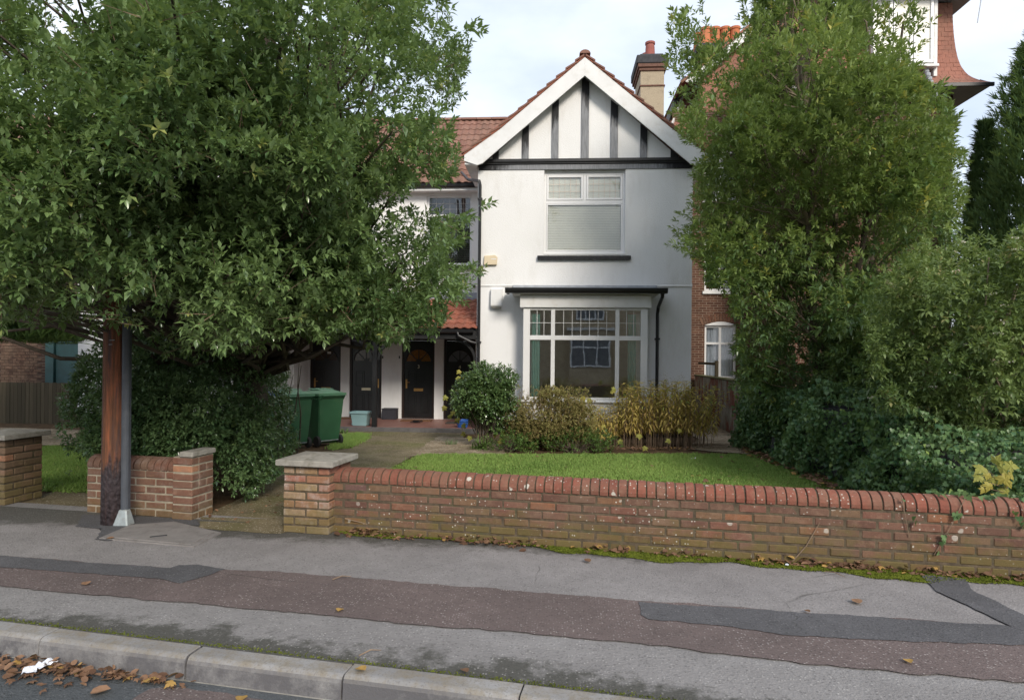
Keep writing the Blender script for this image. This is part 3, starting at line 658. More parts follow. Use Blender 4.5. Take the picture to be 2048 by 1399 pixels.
# joint cover in the footway by the pole
cv = W0((214, 1077), (381, 1092), (429, 1067), (345, 1048), (268, 1053)); cc = np.mean(cv, 0)
t = thing('inspection_cover', 'square concrete cable cover set in the pavement beside the wooden pole', 'manhole cover', (cc[0], cc[1], 0))
MB().prismZ([tuple(p) for p in cv], .006, .020).build('slab', M['concrete_cover'], t, .002)
fr = [np.array(p) + (np.array(p) - cc) / np.linalg.norm(np.array(p) - cc) * .06 for p in cv]
MB().prismZ([tuple(p) for p in fr], .002, .014).build('frame', M['concrete_cover'], t, .002)
sl_ = onZ(317, 1071, .022); MB().bar((sl_[0]-.055, sl_[1]-.035, .0215), (sl_[0]+.055, sl_[1]+.035, .0215), .03, .004).build('lifting_slot', M['soot'], t)
# telegraph pole
t = thing('telegraph_pole', 'brown wooden telegraph pole with scorched black foot and grey cable guard', 'telegraph pole', (-4.07, 5.80, 0))
q = MB(); N = 24; pts = [(0, -.3), (0, .4), (0, 1.5), (0, 3), (0, 5), (0, 8.6)]; rs = [.112, .111, .106, .102, .098, .09]
q.tube([(-4.07 + .0016*z, 5.80, z) for _, z in pts], rs, N)
q.build('shaft', M['pole_wood'], t, smooth=True)
gx, gy = -4.07 + .112 + .030, 5.80 - .05
q = MB(); prof_g = [(-.036, .02), (-.036, -.018), (-.022, -.038), (.0, -.045), (.022, -.038), (.036, -.018), (.036, .02)]
q.prismZ([(gx + a, gy + b) for a, b in prof_g], .15, 3.4); q.build('cable_guard', M['duct_grey'], t, .004)
q = MB(); a = [(gx + x*1.0, gy + y) for x, y in ((-.036, .02), (-.036, -.045), (.036, -.045), (.036, .02))]; b = [(gx + x, gy + y) for x, y in ((-.085, .03), (-.07, -.085), (.072, -.085), (.08, .03))]
q.hexa([(x, y, 0.008) for x, y in b], [(x, y, .155) for x, y in a]); q.build('guard_boot', M['galvanised'], t, .01)
for z, k in ((1.7, 0), (1.66, 1)): MB().tube([(-4.07 - .02, 5.80 - .098, z), (-4.07 + .06 - .02*k, 5.80 - .108, z + .004)], .004, 6).build('staple', M['galvanised'], t)
# ------------------------------------------------------------------ the white house: two gabled wings and a recessed porch between them
YF, YD, XM = 15.0, 17.1, -4.19                          # gable front, door wall, mirror line between the wings
X0, X1 = -1.80, 3.11
GZ = -.22
house = thing('white_house', 'white rendered house with black timbered gable, red tiled roof and bay window', 'house', (XM, YF, GZ))
def fx(px, py=600, Y=YF): return onY(px, py, Y)[0]
def fz(py, px=1170, Y=YF): return onY(px, py, Y)[2]
def H(mb, name, mat, mirror=False, parent=None, **k):
    if mirror: mb.mirror(XM)
    return mb.build(name, mat, parent or house, **k)
ZB0, ZB1 = fz(335), fz(317)                             # timber band under the gable
ZE = ZB0                                                # top of the wall
APX = (onY(1170, 114, YF - .3)[0], onY(1170, 114, YF - .3)[2])                          # top of the bargeboards
SL = math.tan(rad(40.0))
def slab_holes_window(x0, x1, z0, z1): return (x0, x1, z0, z1)
UW = (fx(1088, 420), fx(1250.5, 420), fz(509), fz(338))  # upper window opening
BX0, BX1 = fx(1046, 700, 14.5), fx(1296, 700, 14.5)      # bay window
BZ0, BZ1 = fz(800, 1170, 14.5), fz(616, 1170, 14.5)
ZS = fz(569)                                             # string course

def lattice(x0, x1, z0, z1, y, nx, nz, mat, parent, mirror, t=.008):
    q = MB()
    for k in range(1, nx): x = x0 + (x1-x0)*k/nx; q.box(x-t/2, x+t/2, y-.006, y, z0, z1)
    for k in range(1, nz): z = z0 + (z1-z0)*k/nz; q.box(x0, x1, y-.0075, y-.0005, z-t/2, z+t/2)
    return H(q, 'lattice', mat, mirror, parent)
def frame_rect(q, x0, x1, z0, z1, y0, y1, w):
    q.box(x0, x0+w, y0, y1, z0, z1); q.box(x1-w, x1, y0, y1, z0, z1); q.box(x0+w, x1-w, y0+.001, y1, z0, z0+w); q.box(x0+w, x1-w, y0+.001, y1, z1-w, z1)
def pane(x0, x1, z0, z1, y, parent, mirror, mat='glass'):
    return H(MB().box(x0, x1, y, y + .006, z0, z1), 'pane', M[mat], mirror, parent)

def wing(mir):
    B = lambda q, n, m, **k: H(q, n, M[m], mir, **k)
    # walls
    q = MB().wall(X0, X1, ZS, ZE, [UW], YF, .28); B(q, 'upper_wall', 'roughcast')
    q = MB().wall(X0, X1, GZ - .3, ZS - .03, [(BX0 + .05, BX1 - .05, BZ0, BZ1 + .25)], YF + .012, .28); B(q, 'lower_wall', 'smooth_render')
    q = MB().prismX([(YF + .02, ZS - .05), (YF - .012, ZS - .04), (YF - .006, ZS - .01), (YF + .02, ZS + .03)], X0 - .012, X1 + .012); B(q, 'string_course', 'roughcast', bev=.006)
    for xa_ in (X0, X1 - .28): B(MB().box(xa_, xa_ + .28, YF + .285, 23, GZ - .3, ZE), 'side_wall', 'smooth_render')
    # quoin at the corner beside the porch
    q = MB()
    for k in range(4):
        z = ZE - .12 - k * .62; q.box(X0 - .014 - .02*(k % 2), X0 + .28, YF - .012, YF + .2, z - .56, z)
    # gable triangle
    zt = APX[1] - .36; xc = APX[0]
    hw = (zt - ZB1) / SL
    q = MB().prismY([(xc - hw - .3, ZE), (xc + hw + .3, ZE), (xc + hw, ZB1), (xc, zt + .1), (xc - hw, ZB1)], YF + .03, YF + .28); B(q, 'gable_wall', 'roughcast')
    # black boards of the gable
    post = [(1163, 1178, 'm'), (1104, 1117.5, 'l'), (1221.5, 1236, 'r'), (1044.7, 1058, 'l'), (1281, 1295, 'r'), (986, 998, 'l'), (1342, 1357, 'r')]
    for a, b, _ in post:
        a, b = fx(a, 250), fx(b, 250); top = lambda x: zt + .02 - abs(x - xc) * SL
        if a < xc < b: poly = [(a, ZB1 - .01), (b, ZB1 - .01), (b, top(b)), (xc, top(xc)), (a, top(a))]
        else: poly = [(a, ZB1 - .01), (b, ZB1 - .01), (b, max(ZB1 + .03, top(b))), (a, max(ZB1 + .03, top(a)))]
        B(MB().prismY(poly, YF - .012, YF + .04), 'timber_stud', 'worn_shadowed_timber' if abs(a - xc) < 1.8 else 'black_timber', bev=.004)
    B(MB().box(xc - hw - .25, xc + hw + .25, YF - .035, YF + .03, ZB0 + .075, ZB1), 'timber_rail', 'black_timber', bev=.006)
    B(MB().prismX([(YF - .05, ZB0 + .085), (YF - .05, ZB0 + .10), (YF - .075, ZB0 + .13), (YF - .03, ZB0 + .135)], xc - hw - .22, xc + hw + .22), 'timber_moulding', 'black_timber')
    B(MB().box(X0 + .02, X1 - .02, YF - .022, YF + .03, ZB0 - .045, ZB0 + .07), 'timber_plate', 'worn_shadowed_timber', bev=.004)
    # bargeboards
    yb = YF - .30
    for s in (-1, 1):
        ex = onY(928, 330, YF - .3)[0] if s < 0 else onY(1421, 330, YF - .3)[0]
        zA = APX[1]; d = abs(ex - xc); zEnd = zA - d * SL
        kick = .10
        poly = [(xc, zA), (xc, zA - .42), (ex - s*.42, zEnd + .42*SL - .44), (ex - s*.30, zEnd - .13), (ex, zEnd - .13 + kick), (ex, zEnd + kick + .05), (ex - s*.8, zEnd + .8*SL)]
        B(MB().prismY(poly, yb, yb + .035), 'bargeboard', 'white_paint', bev=.004)
        B(MB().prismY([(xc + s*.02, zA - .30), (xc + s*.02, zA - .34), (ex - s*.1, zEnd - .02), (ex - s*.1, zEnd + .02)], yb + .036, YF + .029), 'soffit', 'white_paint')
    # eaves box end under the bargeboard foot
    for s in (-1, 1):
        ex = onY(928, 330, YF - .3)[0] if s < 0 else onY(1421, 330, YF - .3)[0]; xw = X0 if s < 0 else X1
        zEnd = APX[1] - abs(ex - xc) * SL
        B(MB().box(min(ex, xw) + .01, max(ex, xw) - .01, yb + .04, 19, zEnd - .10, zEnd - .06), 'eaves_soffit', 'white_paint')
    # gable roof
    zr = APX[1] + .085
    for s in (-1, 1):
        ex = (onY(928, 330, YF - .3)[0] - .05) if s < 0 else (onY(1421, 330, YF - .3)[0] + .05); run = abs(ex - xc); nrow = 13
        q = MB(); qv = MB()
        for k in range(nrow):
            a0, a1 = run * k / nrow, run * (k + 1) / nrow
            kick = lambda a: .10 * max(0, (a - run + .8) / .8)
            zz0, zz1 = zr - a0*SL + kick(a0), zr - a1*SL + kick(a1)
            xs0, xs1 = xc + s*(a0 - .03), xc + s*(a1 + .012)
            q.add([(xs0, yb - .03, zz0), (xs1, yb - .03, zz1 + .028), (xs1, 23, zz1 + .028), (xs0, 23, zz0), (xs0, yb - .03, zz0 - .04), (xs1, yb - .03, zz1 - .012), (xs1, 23, zz1 - .012), (xs0, 23, zz0 - .04)],
                  [(0,3,2,1),(4,5,6,7),(0,1,5,4),(1,2,6,5),(2,3,7,6),(3,0,4,7)])
        o = B(q, 'gable_roof_tiles', 'tile_brown'); o['kind'] = 'stuff'
        zA = zr - .075; zEnd = zA - run*SL
        B(MB().prismY([(xc, zA), (xc, zA + .03), (ex, zEnd + .135), (ex, zEnd + .10), (ex - s*.8, zEnd + .8*SL)], yb - .012, yb + .2), 'undercloak', 'tile_red')
    q = MB()
    n = 8; y = yb - .04; k = 0
    while y < 19.3:
        prof_ = [(xc + .13*math.cos(math.pi*(.08 + .84*i/n)), zr - .045 + .115*math.sin(math.pi*(.08 + .84*i/n))) for i in range(n+1)]
        B(MB().prismY(prof_, y, y + .44), 'ridge_tile', 'tile_brown', bev=.004); y += .45
    # upper window
    a, b, e, f = UW; yw = YF + .10
    wdw = B(MB().box(a - .01, b + .01, yw + .07, yw + .075, e - .01, f + .01), 'window', 'room_dark')
    q = MB(); frame_rect(q, a, b, e + .035, f - .06, yw, yw + .06, .055)
    zt_ = fz(401); q.box(a + .055, b - .055, yw + .002, yw + .06, zt_ - .045, zt_ + .03)
    xm_ = fx(1170, 370); q.box(xm_ - .035, xm_ + .035, yw + .003, yw + .06, zt_ + .03, f - .115)
    for x0_, x1_ in ((a + .055, xm_ - .035), (xm_ + .035, b - .055)): frame_rect(q, x0_ + .004, x1_ - .004, zt_ + .034, f - .119, yw - .012, yw + .02, .045)
    frame_rect(q, a + .058, b - .058, e + .094, zt_ - .049, yw - .004, yw + .03, .03)
    fr = H(q, 'frame', M['upvc'], mir, wdw, bev=.004)
    H(MB().box(a, b, yw - .02, yw + .1, f - .058, f - .003), 'head_board', M['white_paint'], mir, wdw)
    H(MB().box(a - .005, b + .005, YF - .01, yw + .06, e - .002, e + .03), 'cill', M['upvc'], mir, wdw, bev=.006)
    for x0_, x1_ in ((a + .1, xm_ - .08), (xm_ + .08, b - .1)):
        pane(x0_ - .01, x1_ + .01, zt_ + .07, f - .155, yw + .012, wdw, mir, 'glass_clear'); lattice(x0_ - .01, x1_ + .01, zt_ + .07, f - .155, yw + .011, 6, 3, M['lattice'], wdw, mir, .007)
    pane(a + .08, b - .08, e + .11, zt_ - .07, yw + .014, wdw, mir, 'glass_clear')
    q = MB(); z = e + .12; ztop = zt_ - .06
    while z < ztop: q.add([(a + .09, yw + .040, z), (b - .09, yw + .040, z), (b - .09, yw + .056, z + .038), (a + .09, yw + .056, z + .038)], [(0,1,2,3)]); z += .0385
    H(q, 'blind', M['blind'], mir, wdw)
    H(MB().box(a + .09, b - .09, yw + .05, yw + .056, zt_ + .05, f - .13), 'blind', M['blind'], mir, wdw)
    B(MB().prismX([(YF - .085, fz(520)), (YF - .085, fz(512)), (YF + .05, fz(511) + .012), (YF + .05, fz(520))], fx(1075, 515), fx(1261, 515)), 'window_sill', 'black_gloss', bev=.006)
    # bay window
    yB = 14.5; a, b, e, f = BX0, BX1, BZ0, BZ1
    B(MB().box(a + .02, b - .02, yB + .012, YF + .02, fz(842, 1170, yB), e - .05), 'bay_wall', 'smooth_render')
    B(MB().box(a + .01, b - .01, yB, YF + .02, GZ - .3, fz(842, 1170, yB) - .002), 'bay_plinth', 'black_gloss')
    B(MB().box(X0 + .0, a - .01, YF - .012, YF + .01, GZ - .3, fz(842)), 'plinth', 'black_gloss'); B(MB().box(b + .01, X1, YF - .012, YF + .01, GZ - .3, fz(842)), 'plinth', 'black_gloss')
    bay = B(MB().prismX([(yB - .05, e - .05), (yB - .05, e - .02), (yB + .02, e), (YF + .02, e), (YF + .02, e - .05)], a - .03, b + .03), 'bay_window', 'upvc', bev=.005)
    H(MB().box(a + .02, b - .02, yB + .06, YF - .02, e + .0, e + .02), 'sill_board', M['upvc'], mir, bay)
    xs = [fx(p, 650, yB) for p in (1046.5, 1060, 1102, 1110, 1231, 1239, 1282, 1295.5)]; zt0, zt1 = fz(680, 1170, yB), fz(671, 1170, yB)
    q = MB()
    q.box(xs[0], xs[1], yB, yB + .09, e, f); q.box(xs[6], xs[7], yB, yB + .09, e, f); q.box(xs[2], xs[3], yB + .004, yB + .08, e, f); q.box(xs[4], xs[5], yB + .004, yB + .08, e, f)
    for i in (1, 3, 5): q.box(xs[i], xs[i+1], yB + .008, yB + .075, zt0, zt1); q.box(xs[i], xs[i+1], yB + .009, yB + .075, f - .045, f); q.box(xs[i], xs[i+1], yB + .009, yB + .075, e, e + .06)
    for x0_, x1_ in ((xs[0], xs[0] + .08), (xs[7] - .08, xs[7])):        # glazed cheeks
        q.box(x0_ + .003, x1_ - .003, YF - .09, YF - .002, e, f); q.box(x0_ + .004, x1_ - .004, yB + .092, YF - .092, e, e + .06); q.box(x0_ + .004, x1_ - .004, yB + .092, YF - .092, f - .05, f); q.box(x0_ + .004, x1_ - .004, yB + .092, YF - .092, zt0, zt1)
    H(q, 'frame', M['upvc'], mir, bay, bev=.005)
    for i, nx in ((1, 3), (3, 7), (5, 3)):
        pane(xs[i], xs[i+1], zt1, f - .04, yB + .035, bay, mir); lattice(xs[i], xs[i+1], zt1, f - .045, yB + .034, nx, 2, M['lattice_white'], bay, mir, .009)
        pane(xs[i], xs[i+1], e + .05, zt0, yB + .035, bay, mir)
    for x0_ in (xs[0] + .035, xs[7] - .04): H(MB().box(x0_, x0_ + .006, yB + .09, YF - .09, e + .05, f - .04), 'pane', M['glass'], mir, bay)
    # head board, soffit, gutter and flat lead roof of the bay
    B(MB().box(fx(1040, 600, 14.46), fx(1303, 600, 14.46), 14.45, YF + .02, fz(615, 1170, 14.45), fz(590, 1170, 14.45)), 'bay_head', 'white_paint', bev=.006)
    B(MB().box(fx(1024, 586, 14.34), fx(1318, 586, 14.34), 14.34, YF + .02, fz(588, 1170, 14.34), fz(582, 1170, 14.34)), 'bay_soffit', 'white_paint', bev=.004)
    gx0, gx1, gz_ = fx(1010, 578, 14.25), fx(1336, 578, 14.25), fz(583, 1170, 14.25)
    q = MB().prismX([(14.335, gz_ + .0), (14.30, gz_ - .035), (14.255, gz_ - .02), (14.225, gz_ + .025), (14.215, gz_ + .085), (14.235, gz_ + .085), (14.32, gz_ + .07)], gx0, gx1)
    q.box(gx0, gx0 + .06, 14.33, 14.9, gz_ - .01, gz_ + .08); q.box(gx1 - .06, gx1, 14.33, 14.9, gz_ - .01, gz_ + .08)
    B(q, 'bay_gutter', 'black_plastic', bev=.004)
    B(MB().add([(gx0 + .03, 14.26, gz_ + .075), (gx1 - .03, 14.26, gz_ + .075), (gx1 - .14, YF, gz_ + .15), (gx0 + .14, YF, gz_ + .15), (gx0 + .03, 14.26, gz_ + .05), (gx1 - .03, 14.26, gz_ + .05), (gx1 - .14, YF, gz_ + .05), (gx0 + .14, YF, gz_ + .05)], [(0,1,2,3),(7,6,5,4),(0,4,5,1),(1,5,6,2),(2,6,7,3),(3,7,4,0)]), 'bay_roof', 'lead')
    B(MB().box(gx0 + .12, gx1 - .12, YF - .03, YF + .005, gz_ + .11, gz_ + .22), 'flashing', 'lead', bev=.005)
    xp = fx(1315.5, 650, 14.88)
    q = MB().tube([(gx1 - .1, 14.32, gz_ - .02), (gx1 - .1, 14.36, gz_ - .1), (xp, 14.82, gz_ - .28), (xp, 14.93, gz_ - .42), (xp, 14.93, GZ - .05)], .038, 10)
    for z in (2.0, .6): q.box(xp - .055, xp + .055, 14.885, YF, z - .02, z + .02)
    B(q, 'bay_downpipe', 'black_plastic', smooth=False)
    # room behind
    q = MB(); a_, b_, y0_, y1_, z0_, z1_ = a + .05, b - .05, YF + .29, 18.6, .0, f + .2
    q.add([(a_-.8,y0_,z0_),(b_+.4,y0_,z0_),(b_+.4,y1_,z0_),(a_-.8,y1_,z0_),(a_-.8,y0_,z1_),(b_+.4,y0_,z1_),(b_+.4,y1_,z1_),(a_-.8,y1_,z1_)], [(0,1,2,3),(4,7,6,5),(2,6,7,3),(0,3,7,4),(1,5,6,2)])
    B(q, 'room', 'room')
    for p0, p1 in ((1064, 1080), (1255, 1271)):
        xa, xb = fx(p0, 700, 14.62), fx(p1, 700, 14.62); q = MB(); n = 14; pts = [(xa + (xb-xa)*i/n, 14.572 + .018*math.sin(i*2.1)) for i in range(n+1)]
        for i in range(n): q.add([(*pts[i], e + .03), (*pts[i+1], e + .03), (*pts[i+1], f - .13), (*pts[i], f - .13)], [(0,1,2,3)])
        B(q, 'curtain', 'teal_curtain', smooth=True)
    for p0, p1 in ((1060.5, 1064), (1271, 1282)):
        xa, xb = fx(p0, 700, 14.64), fx(p1, 700, 14.64); B(MB().box(xa, xb, 14.74, 14.75, e + .03, f - .1), 'net_curtain', 'upvc')
    # rainwater pipe at the corner beside the porch
    xq = X0 + .06; zt2 = fz(366, 960)
    q = MB().tube([(fx(922, 345, 16.4), 16.5, fz(345, 922, 16.5)), (X0 - .30, 15.5, zt2 + .22), (xq - .02, YF - .06, zt2 + .03), (xq, YF - .06, zt2 - .06), (xq, YF - .06, GZ - .05)], .036, 10)
    for z in (5.2, 3.45, 1.9, .7): q.box(xq - .055, xq + .055, YF - .1, YF + .01, z - .018, z + .018)
    B(q, 'downpipe', 'black_plastic')
wing(False); wing(True)

# boxes on the gable wall
MB().prismY([(fx(968, 520), fz(530, 981)), (fx(994, 520), fz(530, 981)), (fx(995, 520), fz(514, 981)), (fx(990, 520), fz(510.5, 981)), (fx(969, 520), fz(512, 981))], YF - .07, YF).build('alarm_box', M['cream_plastic'], house, .008)
MB().box(fx(983, 520), fx(993, 520), YF - .075, YF - .069, fz(519.5, 981), fz(518, 981)).build('alarm_light', M['upvc'], house)
vb = MB().prismX([(YF + .02, fz(577, 994)), (YF - .09, fz(578, 994)), (YF - .12, fz(611, 994)), (YF - .10, fz(614, 994)), (YF + .02, fz(611, 994))], fx(982, 600), fx(1005, 600)).build('vent_cowl', M['white_paint'], house, .008)
MB().box(fx(984, 600), fx(1003, 600), YF - .1, YF - .02, fz(616, 994), fz(614.5, 994)).build('grille', M['concrete_cap'], vb)

# ---- recessed middle: first-floor wall with its window, main roof, porch and four doors
XL, XR = 2*XM - X0, X0
zeave = onY(900, 372, 16.8)[2]
CW = (onY(853, 450, YD)[0], onY(944, 450, YD)[0], onY(900, 530, YD)[2], onY(900, 390, YD)[2])
CWm = (2*XM - CW[1], 2*XM - CW[0], CW[2], CW[3])
MB().wall(XL, XR, 2.9, zeave + .05, [CW, CWm], YD, .28).build('upper_wall', M['roughcast'], house)
for mir, (a, b, e, f) in ((False, CW), (True, CW)):
    yw = YD + .06; wdw = H(MB().box(a - .02, b + .02, YD + .34, YD + .35, e - .02, f + .02), 'window', M['room_dark'], mir)
    q = MB(); zt_ = onY(900, 432, YD)[2]; frame_rect(q, a, b, e, f, yw, yw + .06, .06); q.box(a + .06, b - .06, yw + .002, yw + .06, zt_ - .03, zt_ + .05)
    H(q, 'frame', M['upvc'], mir, wdw, bev=.004)
    pane(a + .05, b - .05, zt_ + .04, f - .05, yw + .03, wdw, mir, 'glass_clear'); lattice(a + .06, b - .06, zt_ + .05, f - .06, yw + .029, 6, 3, M['blind_grey'], wdw, mir, .006); pane(a + .05, b - .05, e + .05, zt_ - .02, yw + .03, wdw, mir, 'glass_clear')
    q = MB(); z = e + .08
    while z < zt_ - .06: q.add([(a + .07, yw + .075, z), (b - .07, yw + .075, z), (b - .07, yw + .105, z + .006), (a + .07, yw + .105, z + .006)], [(0,1,2,3)]); z += .05
    H(q, 'blind', M['blind'], mir, wdw)
    H(MB().box(a - .08, b + .08, YD - .08, YD + .05, e - .12, e - .03), 'window_sill', M['black_gloss'], mir, bev=.005)
MB().box(XL, XR, 16.8, YD, zeave - .10, zeave - .06).build('eaves_soffit', M['white_paint'], house)
MB().box(XL, XR, 16.78, 16.80, zeave - .12, zeave + .04).build('fascia', M['white_paint'], house)
MB().prismX([(16.775, zeave - .05), (16.73, zeave - .055), (16.69, zeave - .03), (16.675, zeave + .04), (16.69, zeave + .04), (16.76, zeave + .0), (16.775, zeave + .03)], XL + .05, XR - .05).build('gutter', M['black_plastic'], house, .003)
# main roof tiles, laid one by one
def tile_mesh(name, w, l, mat, roll=.028, th=.016):
    q = MB(); n = 6; xs = [-w/2 - .006 + (w + .012)*i/n for i in range(n+1)]; h = [0, .10*roll, .75*roll, roll, .75*roll, .1*roll, 0]
    top = [(x, 0, z + th) for x, z in zip(xs, h)] + [(x, l, z*.9) for x, z in zip(xs, h)]; bot = [(x, 0, z) for x, z in zip(xs, h)]
    N = n + 1; fs = [(i, i+1, N+i+1, N+i) for i in range(n)] + [(2*N+i, 2*N+i+1, i+1, i) for i in range(n)]
    return q.add(top + bot, fs).mesh(name, mat, recalc=False)
def tiled_roof(par, x0, x1, pe, pr, tw, gauge, mat, limit, order):
    (ye, ze), (yr, zr) = pe, pr; Ls = math.hypot(yr-ye, zr-ze); ang = math.atan2(zr-ze, yr-ye); nr = int(Ls / gauge); nc = int((x1-x0) / tw)
    gauge = Ls / nr; tw = (x1-x0)/nc; me = tile_mesh('roof_tile', tw, gauge + .07, mat); off = wloc(par); rr = random.Random(4)
    cells = sorted([(r, c) for r in range(nr) for c in range(nc)], key=order(nr, nc)); rest = MB(); base = [tuple(v.co) for v in me.vertices]; fcs = [tuple(p.vertices) for p in me.polygons]
    for i, (r, c) in enumerate(cells):
        p = Vector((x0 + (c + .5)*tw, ye + gauge*r*math.cos(ang), ze + gauge*r*math.sin(ang))); rx, ry, rz = ang - .012 + rr.uniform(-.008, .008), rr.uniform(-.012, .012), rr.uniform(-.006, .006)
        if i < limit: place('roof_tile', me, par, p - off, (rx, ry, rz))
        else:
            Rm = Matrix.Rotation(rx, 3, 'X'); rest.add([tuple(Rm @ Vector(v) + p) for v in base], fcs)
    if rest.v: rest.build('roof_tiles', mat, par, recalc=False)['kind'] = 'stuff'
RID = (19.5, onY(940, 237, 19.5)[2] - .05)
roof = MB().add([(XL - 3, 16.75, zeave + .0), (XR + 3, 16.75, zeave + .0), (XR + 3, RID[0], RID[1] - .03), (XL - 3, RID[0], RID[1] - .03), (XR + 3, 23, zeave), (XL - 3, 23, zeave)], [(0,1,2,3),(3,2,4,5)]).build('roof', M['soot'], house, recalc=False)
tiled_roof(roof, XL - .3, XR + 2.0, (16.70, zeave + .055), (RID[0], RID[1]), .182, .325, M['tile_brown'], 300, lambda nr, nc: (lambda t: -t[1] - .3*t[0]))
n = 8; x = XL - 3
while x < XR + 2.6:
    pr_ = [(RID[0] + .12*math.cos(math.pi*i/n), RID[1] - .02 + .10*math.sin(math.pi*i/n)) for i in range(n+1)]
    MB().prismX(pr_, x, x + .44).build('ridge_tile', M['tile_brown'], roof, .004); x += .45
# porch
ZP = -.115
MB().box(XL, XR + .2, 15.0, YD, GZ - .2, ZP).build('porch_floor', M['porch_tiles'], house)
MB().box(XL, XR + .2, 14.93, 14.999, GZ - .2, ZP + .004).build('porch_step', M['step_edge'], house, .008)
dpx = [(619, 681), (698.5, 763), (803, 868.6), (887, 950)]
doors = [(onY(a, 760, YD)[0], onY(b, 760, YD)[0]) for a, b in dpx]
zdt = 2.02
MB().wall(XL, XR, ZP, 2.9, [(a, b, ZP, zdt) for a, b in doors], YD, .28).build('porch_wall', M['smooth_render'], house)
gm = (XL, XL + .28, YF, YD)
def text_mesh(ch, size, mat, name):
    cu = bpy.data.curves.new(name, 'FONT'); cu.body = ch; cu.size = size; cu.extrude = .006; cu.align_x = 'CENTER'
    to = bpy.data.objects.new('tmp', cu); C.objects.link(to); dg = bpy.context.evaluated_depsgraph_get(); me = bpy.data.meshes.new_from_object(to.evaluated_get(dg))
    bpy.data.objects.remove(to); me.materials.clear(); me.materials.append(mat); return me
hoff = wloc(house)
for i, (a, b) in enumerate(doors):
    fw = .055; y0 = YD + .09; c = (a + b)/2; lw = (b - a)/2 - fw
    q = MB(); q.box(a + .002, a + fw, YD + .05, YD + .2, ZP, zdt); q.box(b - fw, b - .002, YD + .05, YD + .2, ZP, zdt); q.box(a + fw, b - fw, YD + .05, YD + .2, zdt - fw, zdt - .002); q.box(a + fw, b - fw, YD + .04, YD + .2, ZP, ZP + .035)
    H(q, 'door_frame', M['door_frame'], bev=.004)
    z0, z1 = ZP + .037, zdt - fw - .003
    d = MB().box(a + fw + .003, b - fw - .003, y0, y0 + .045, z0, z1).build('door', M['door_paint'], house, loc=(c, y0, z0))
    H_ = lambda q, n, m, **k: q.build(n, m, d, **k)
    # raised panels
    for sx in (-1, 1):
        for pz0, pz1 in ((.12, .62), (.80, 1.22)):
            q = MB(); xa, xb = c + sx*.05, c + sx*(lw - .09); frame_rect(q, min(xa, xb), max(xa, xb), z0 + pz0, z0 + pz1, y0 - .012, y0, .022); q.box(min(xa, xb) + .05, max(xa, xb) - .05, y0 - .008, y0, z0 + pz0 + .05, z0 + pz1 - .05)
            H_(q, 'panel', M['door_paint'], bev=.004)
    # sunburst fanlight
    R = lw - .06; zc = z0 + 1.48; n = 18
    q = MB().prismY([(c + R*math.cos(math.pi*k/n), zc + R*math.sin(math.pi*k/n)) for k in range(n+1)], y0 - .006, y0 + .002); H_(q, 'fanlight', M[['door_glass', 'door_glass', 'amber_glass', 'dull_glass'][i]])
    q = MB()
    for k in range(5): t = math.pi*(k)/4; q.bar((c, y0 - .010, zc), (c + R*math.cos(t), y0 - .010, zc + R*math.sin(t)), .022, .018, (0, 1, 0))
    q.tube([(c + (R + .012)*math.cos(math.pi*k/n), y0 - .008, zc + (R + .012)*math.sin(math.pi*k/n)) for k in range(n+1)], .016, 6); q.prismY([(c + .07*math.cos(math.pi*k/8), zc + .07*math.sin(math.pi*k/8)) for k in range(9)], y0 - .02, y0 - .005)
    H_(q, 'glazing_bar', M['door_paint'])
    zl = z0 + .73; q = MB().box(c - .125, c + .125, y0 - .016, y0, zl - .035, zl + .04); lb = H_(q, 'letterbox', M['brass_pale' if i == 1 else 'brass'], bev=.006)
    hx = (b - fw - .06) if i in (1, 3) else (a + fw + .06); sg = -1 if i in (1, 3) else 1
    q = MB().box(hx - .022, hx + .022, y0 - .008, y0, zl + .04, zl + .28); q.tube([(hx, y0 - .01, zl + .2), (hx, y0 - .05, zl + .2), (hx + sg*.10, y0 - .055, zl + .2)], .009, 6); H_(q, 'handle', M['brass'])
    H_(MB().lathe([(.022, 0), (.022, .012), (.012, .016)], (0, 0, 0), 10), 'lock', M['brass_pale']).location = (hx - c, 0, zl + .55 - z0); d.children[-1].rotation_euler = (rad(90), 0, 0)
    if i >= 2: place('number', text_mesh('34'[i-2], .13, M['brass_pale'], 'number'), d, (0, -.012, zc - .175 - z0), (rad(90), 0, 0))
    if i == 0: H_(MB().box(c + .03, c + .13, y0 - .008, y0 - .0065, zc + .19, zc + .25), 'sticker', M['upvc'])
# side wall of the left wing faces the porch; meter box and bell pushes on it
MB().box(XL, XL + .03, 16.0, 16.32, .78, 1.36).build('meter_box', M['white_paint'], house, .01)
for i, (px, py) in enumerate(((612, 716), (765.5, 714), (799, 714))):
    p = onY(px, py, YD); MB().box(p[0] - .016, p[0] + .016, YD - .02, YD, p[2] - .035, p[2] + .035).build('bell_push', M['black_plastic'], house, .004)
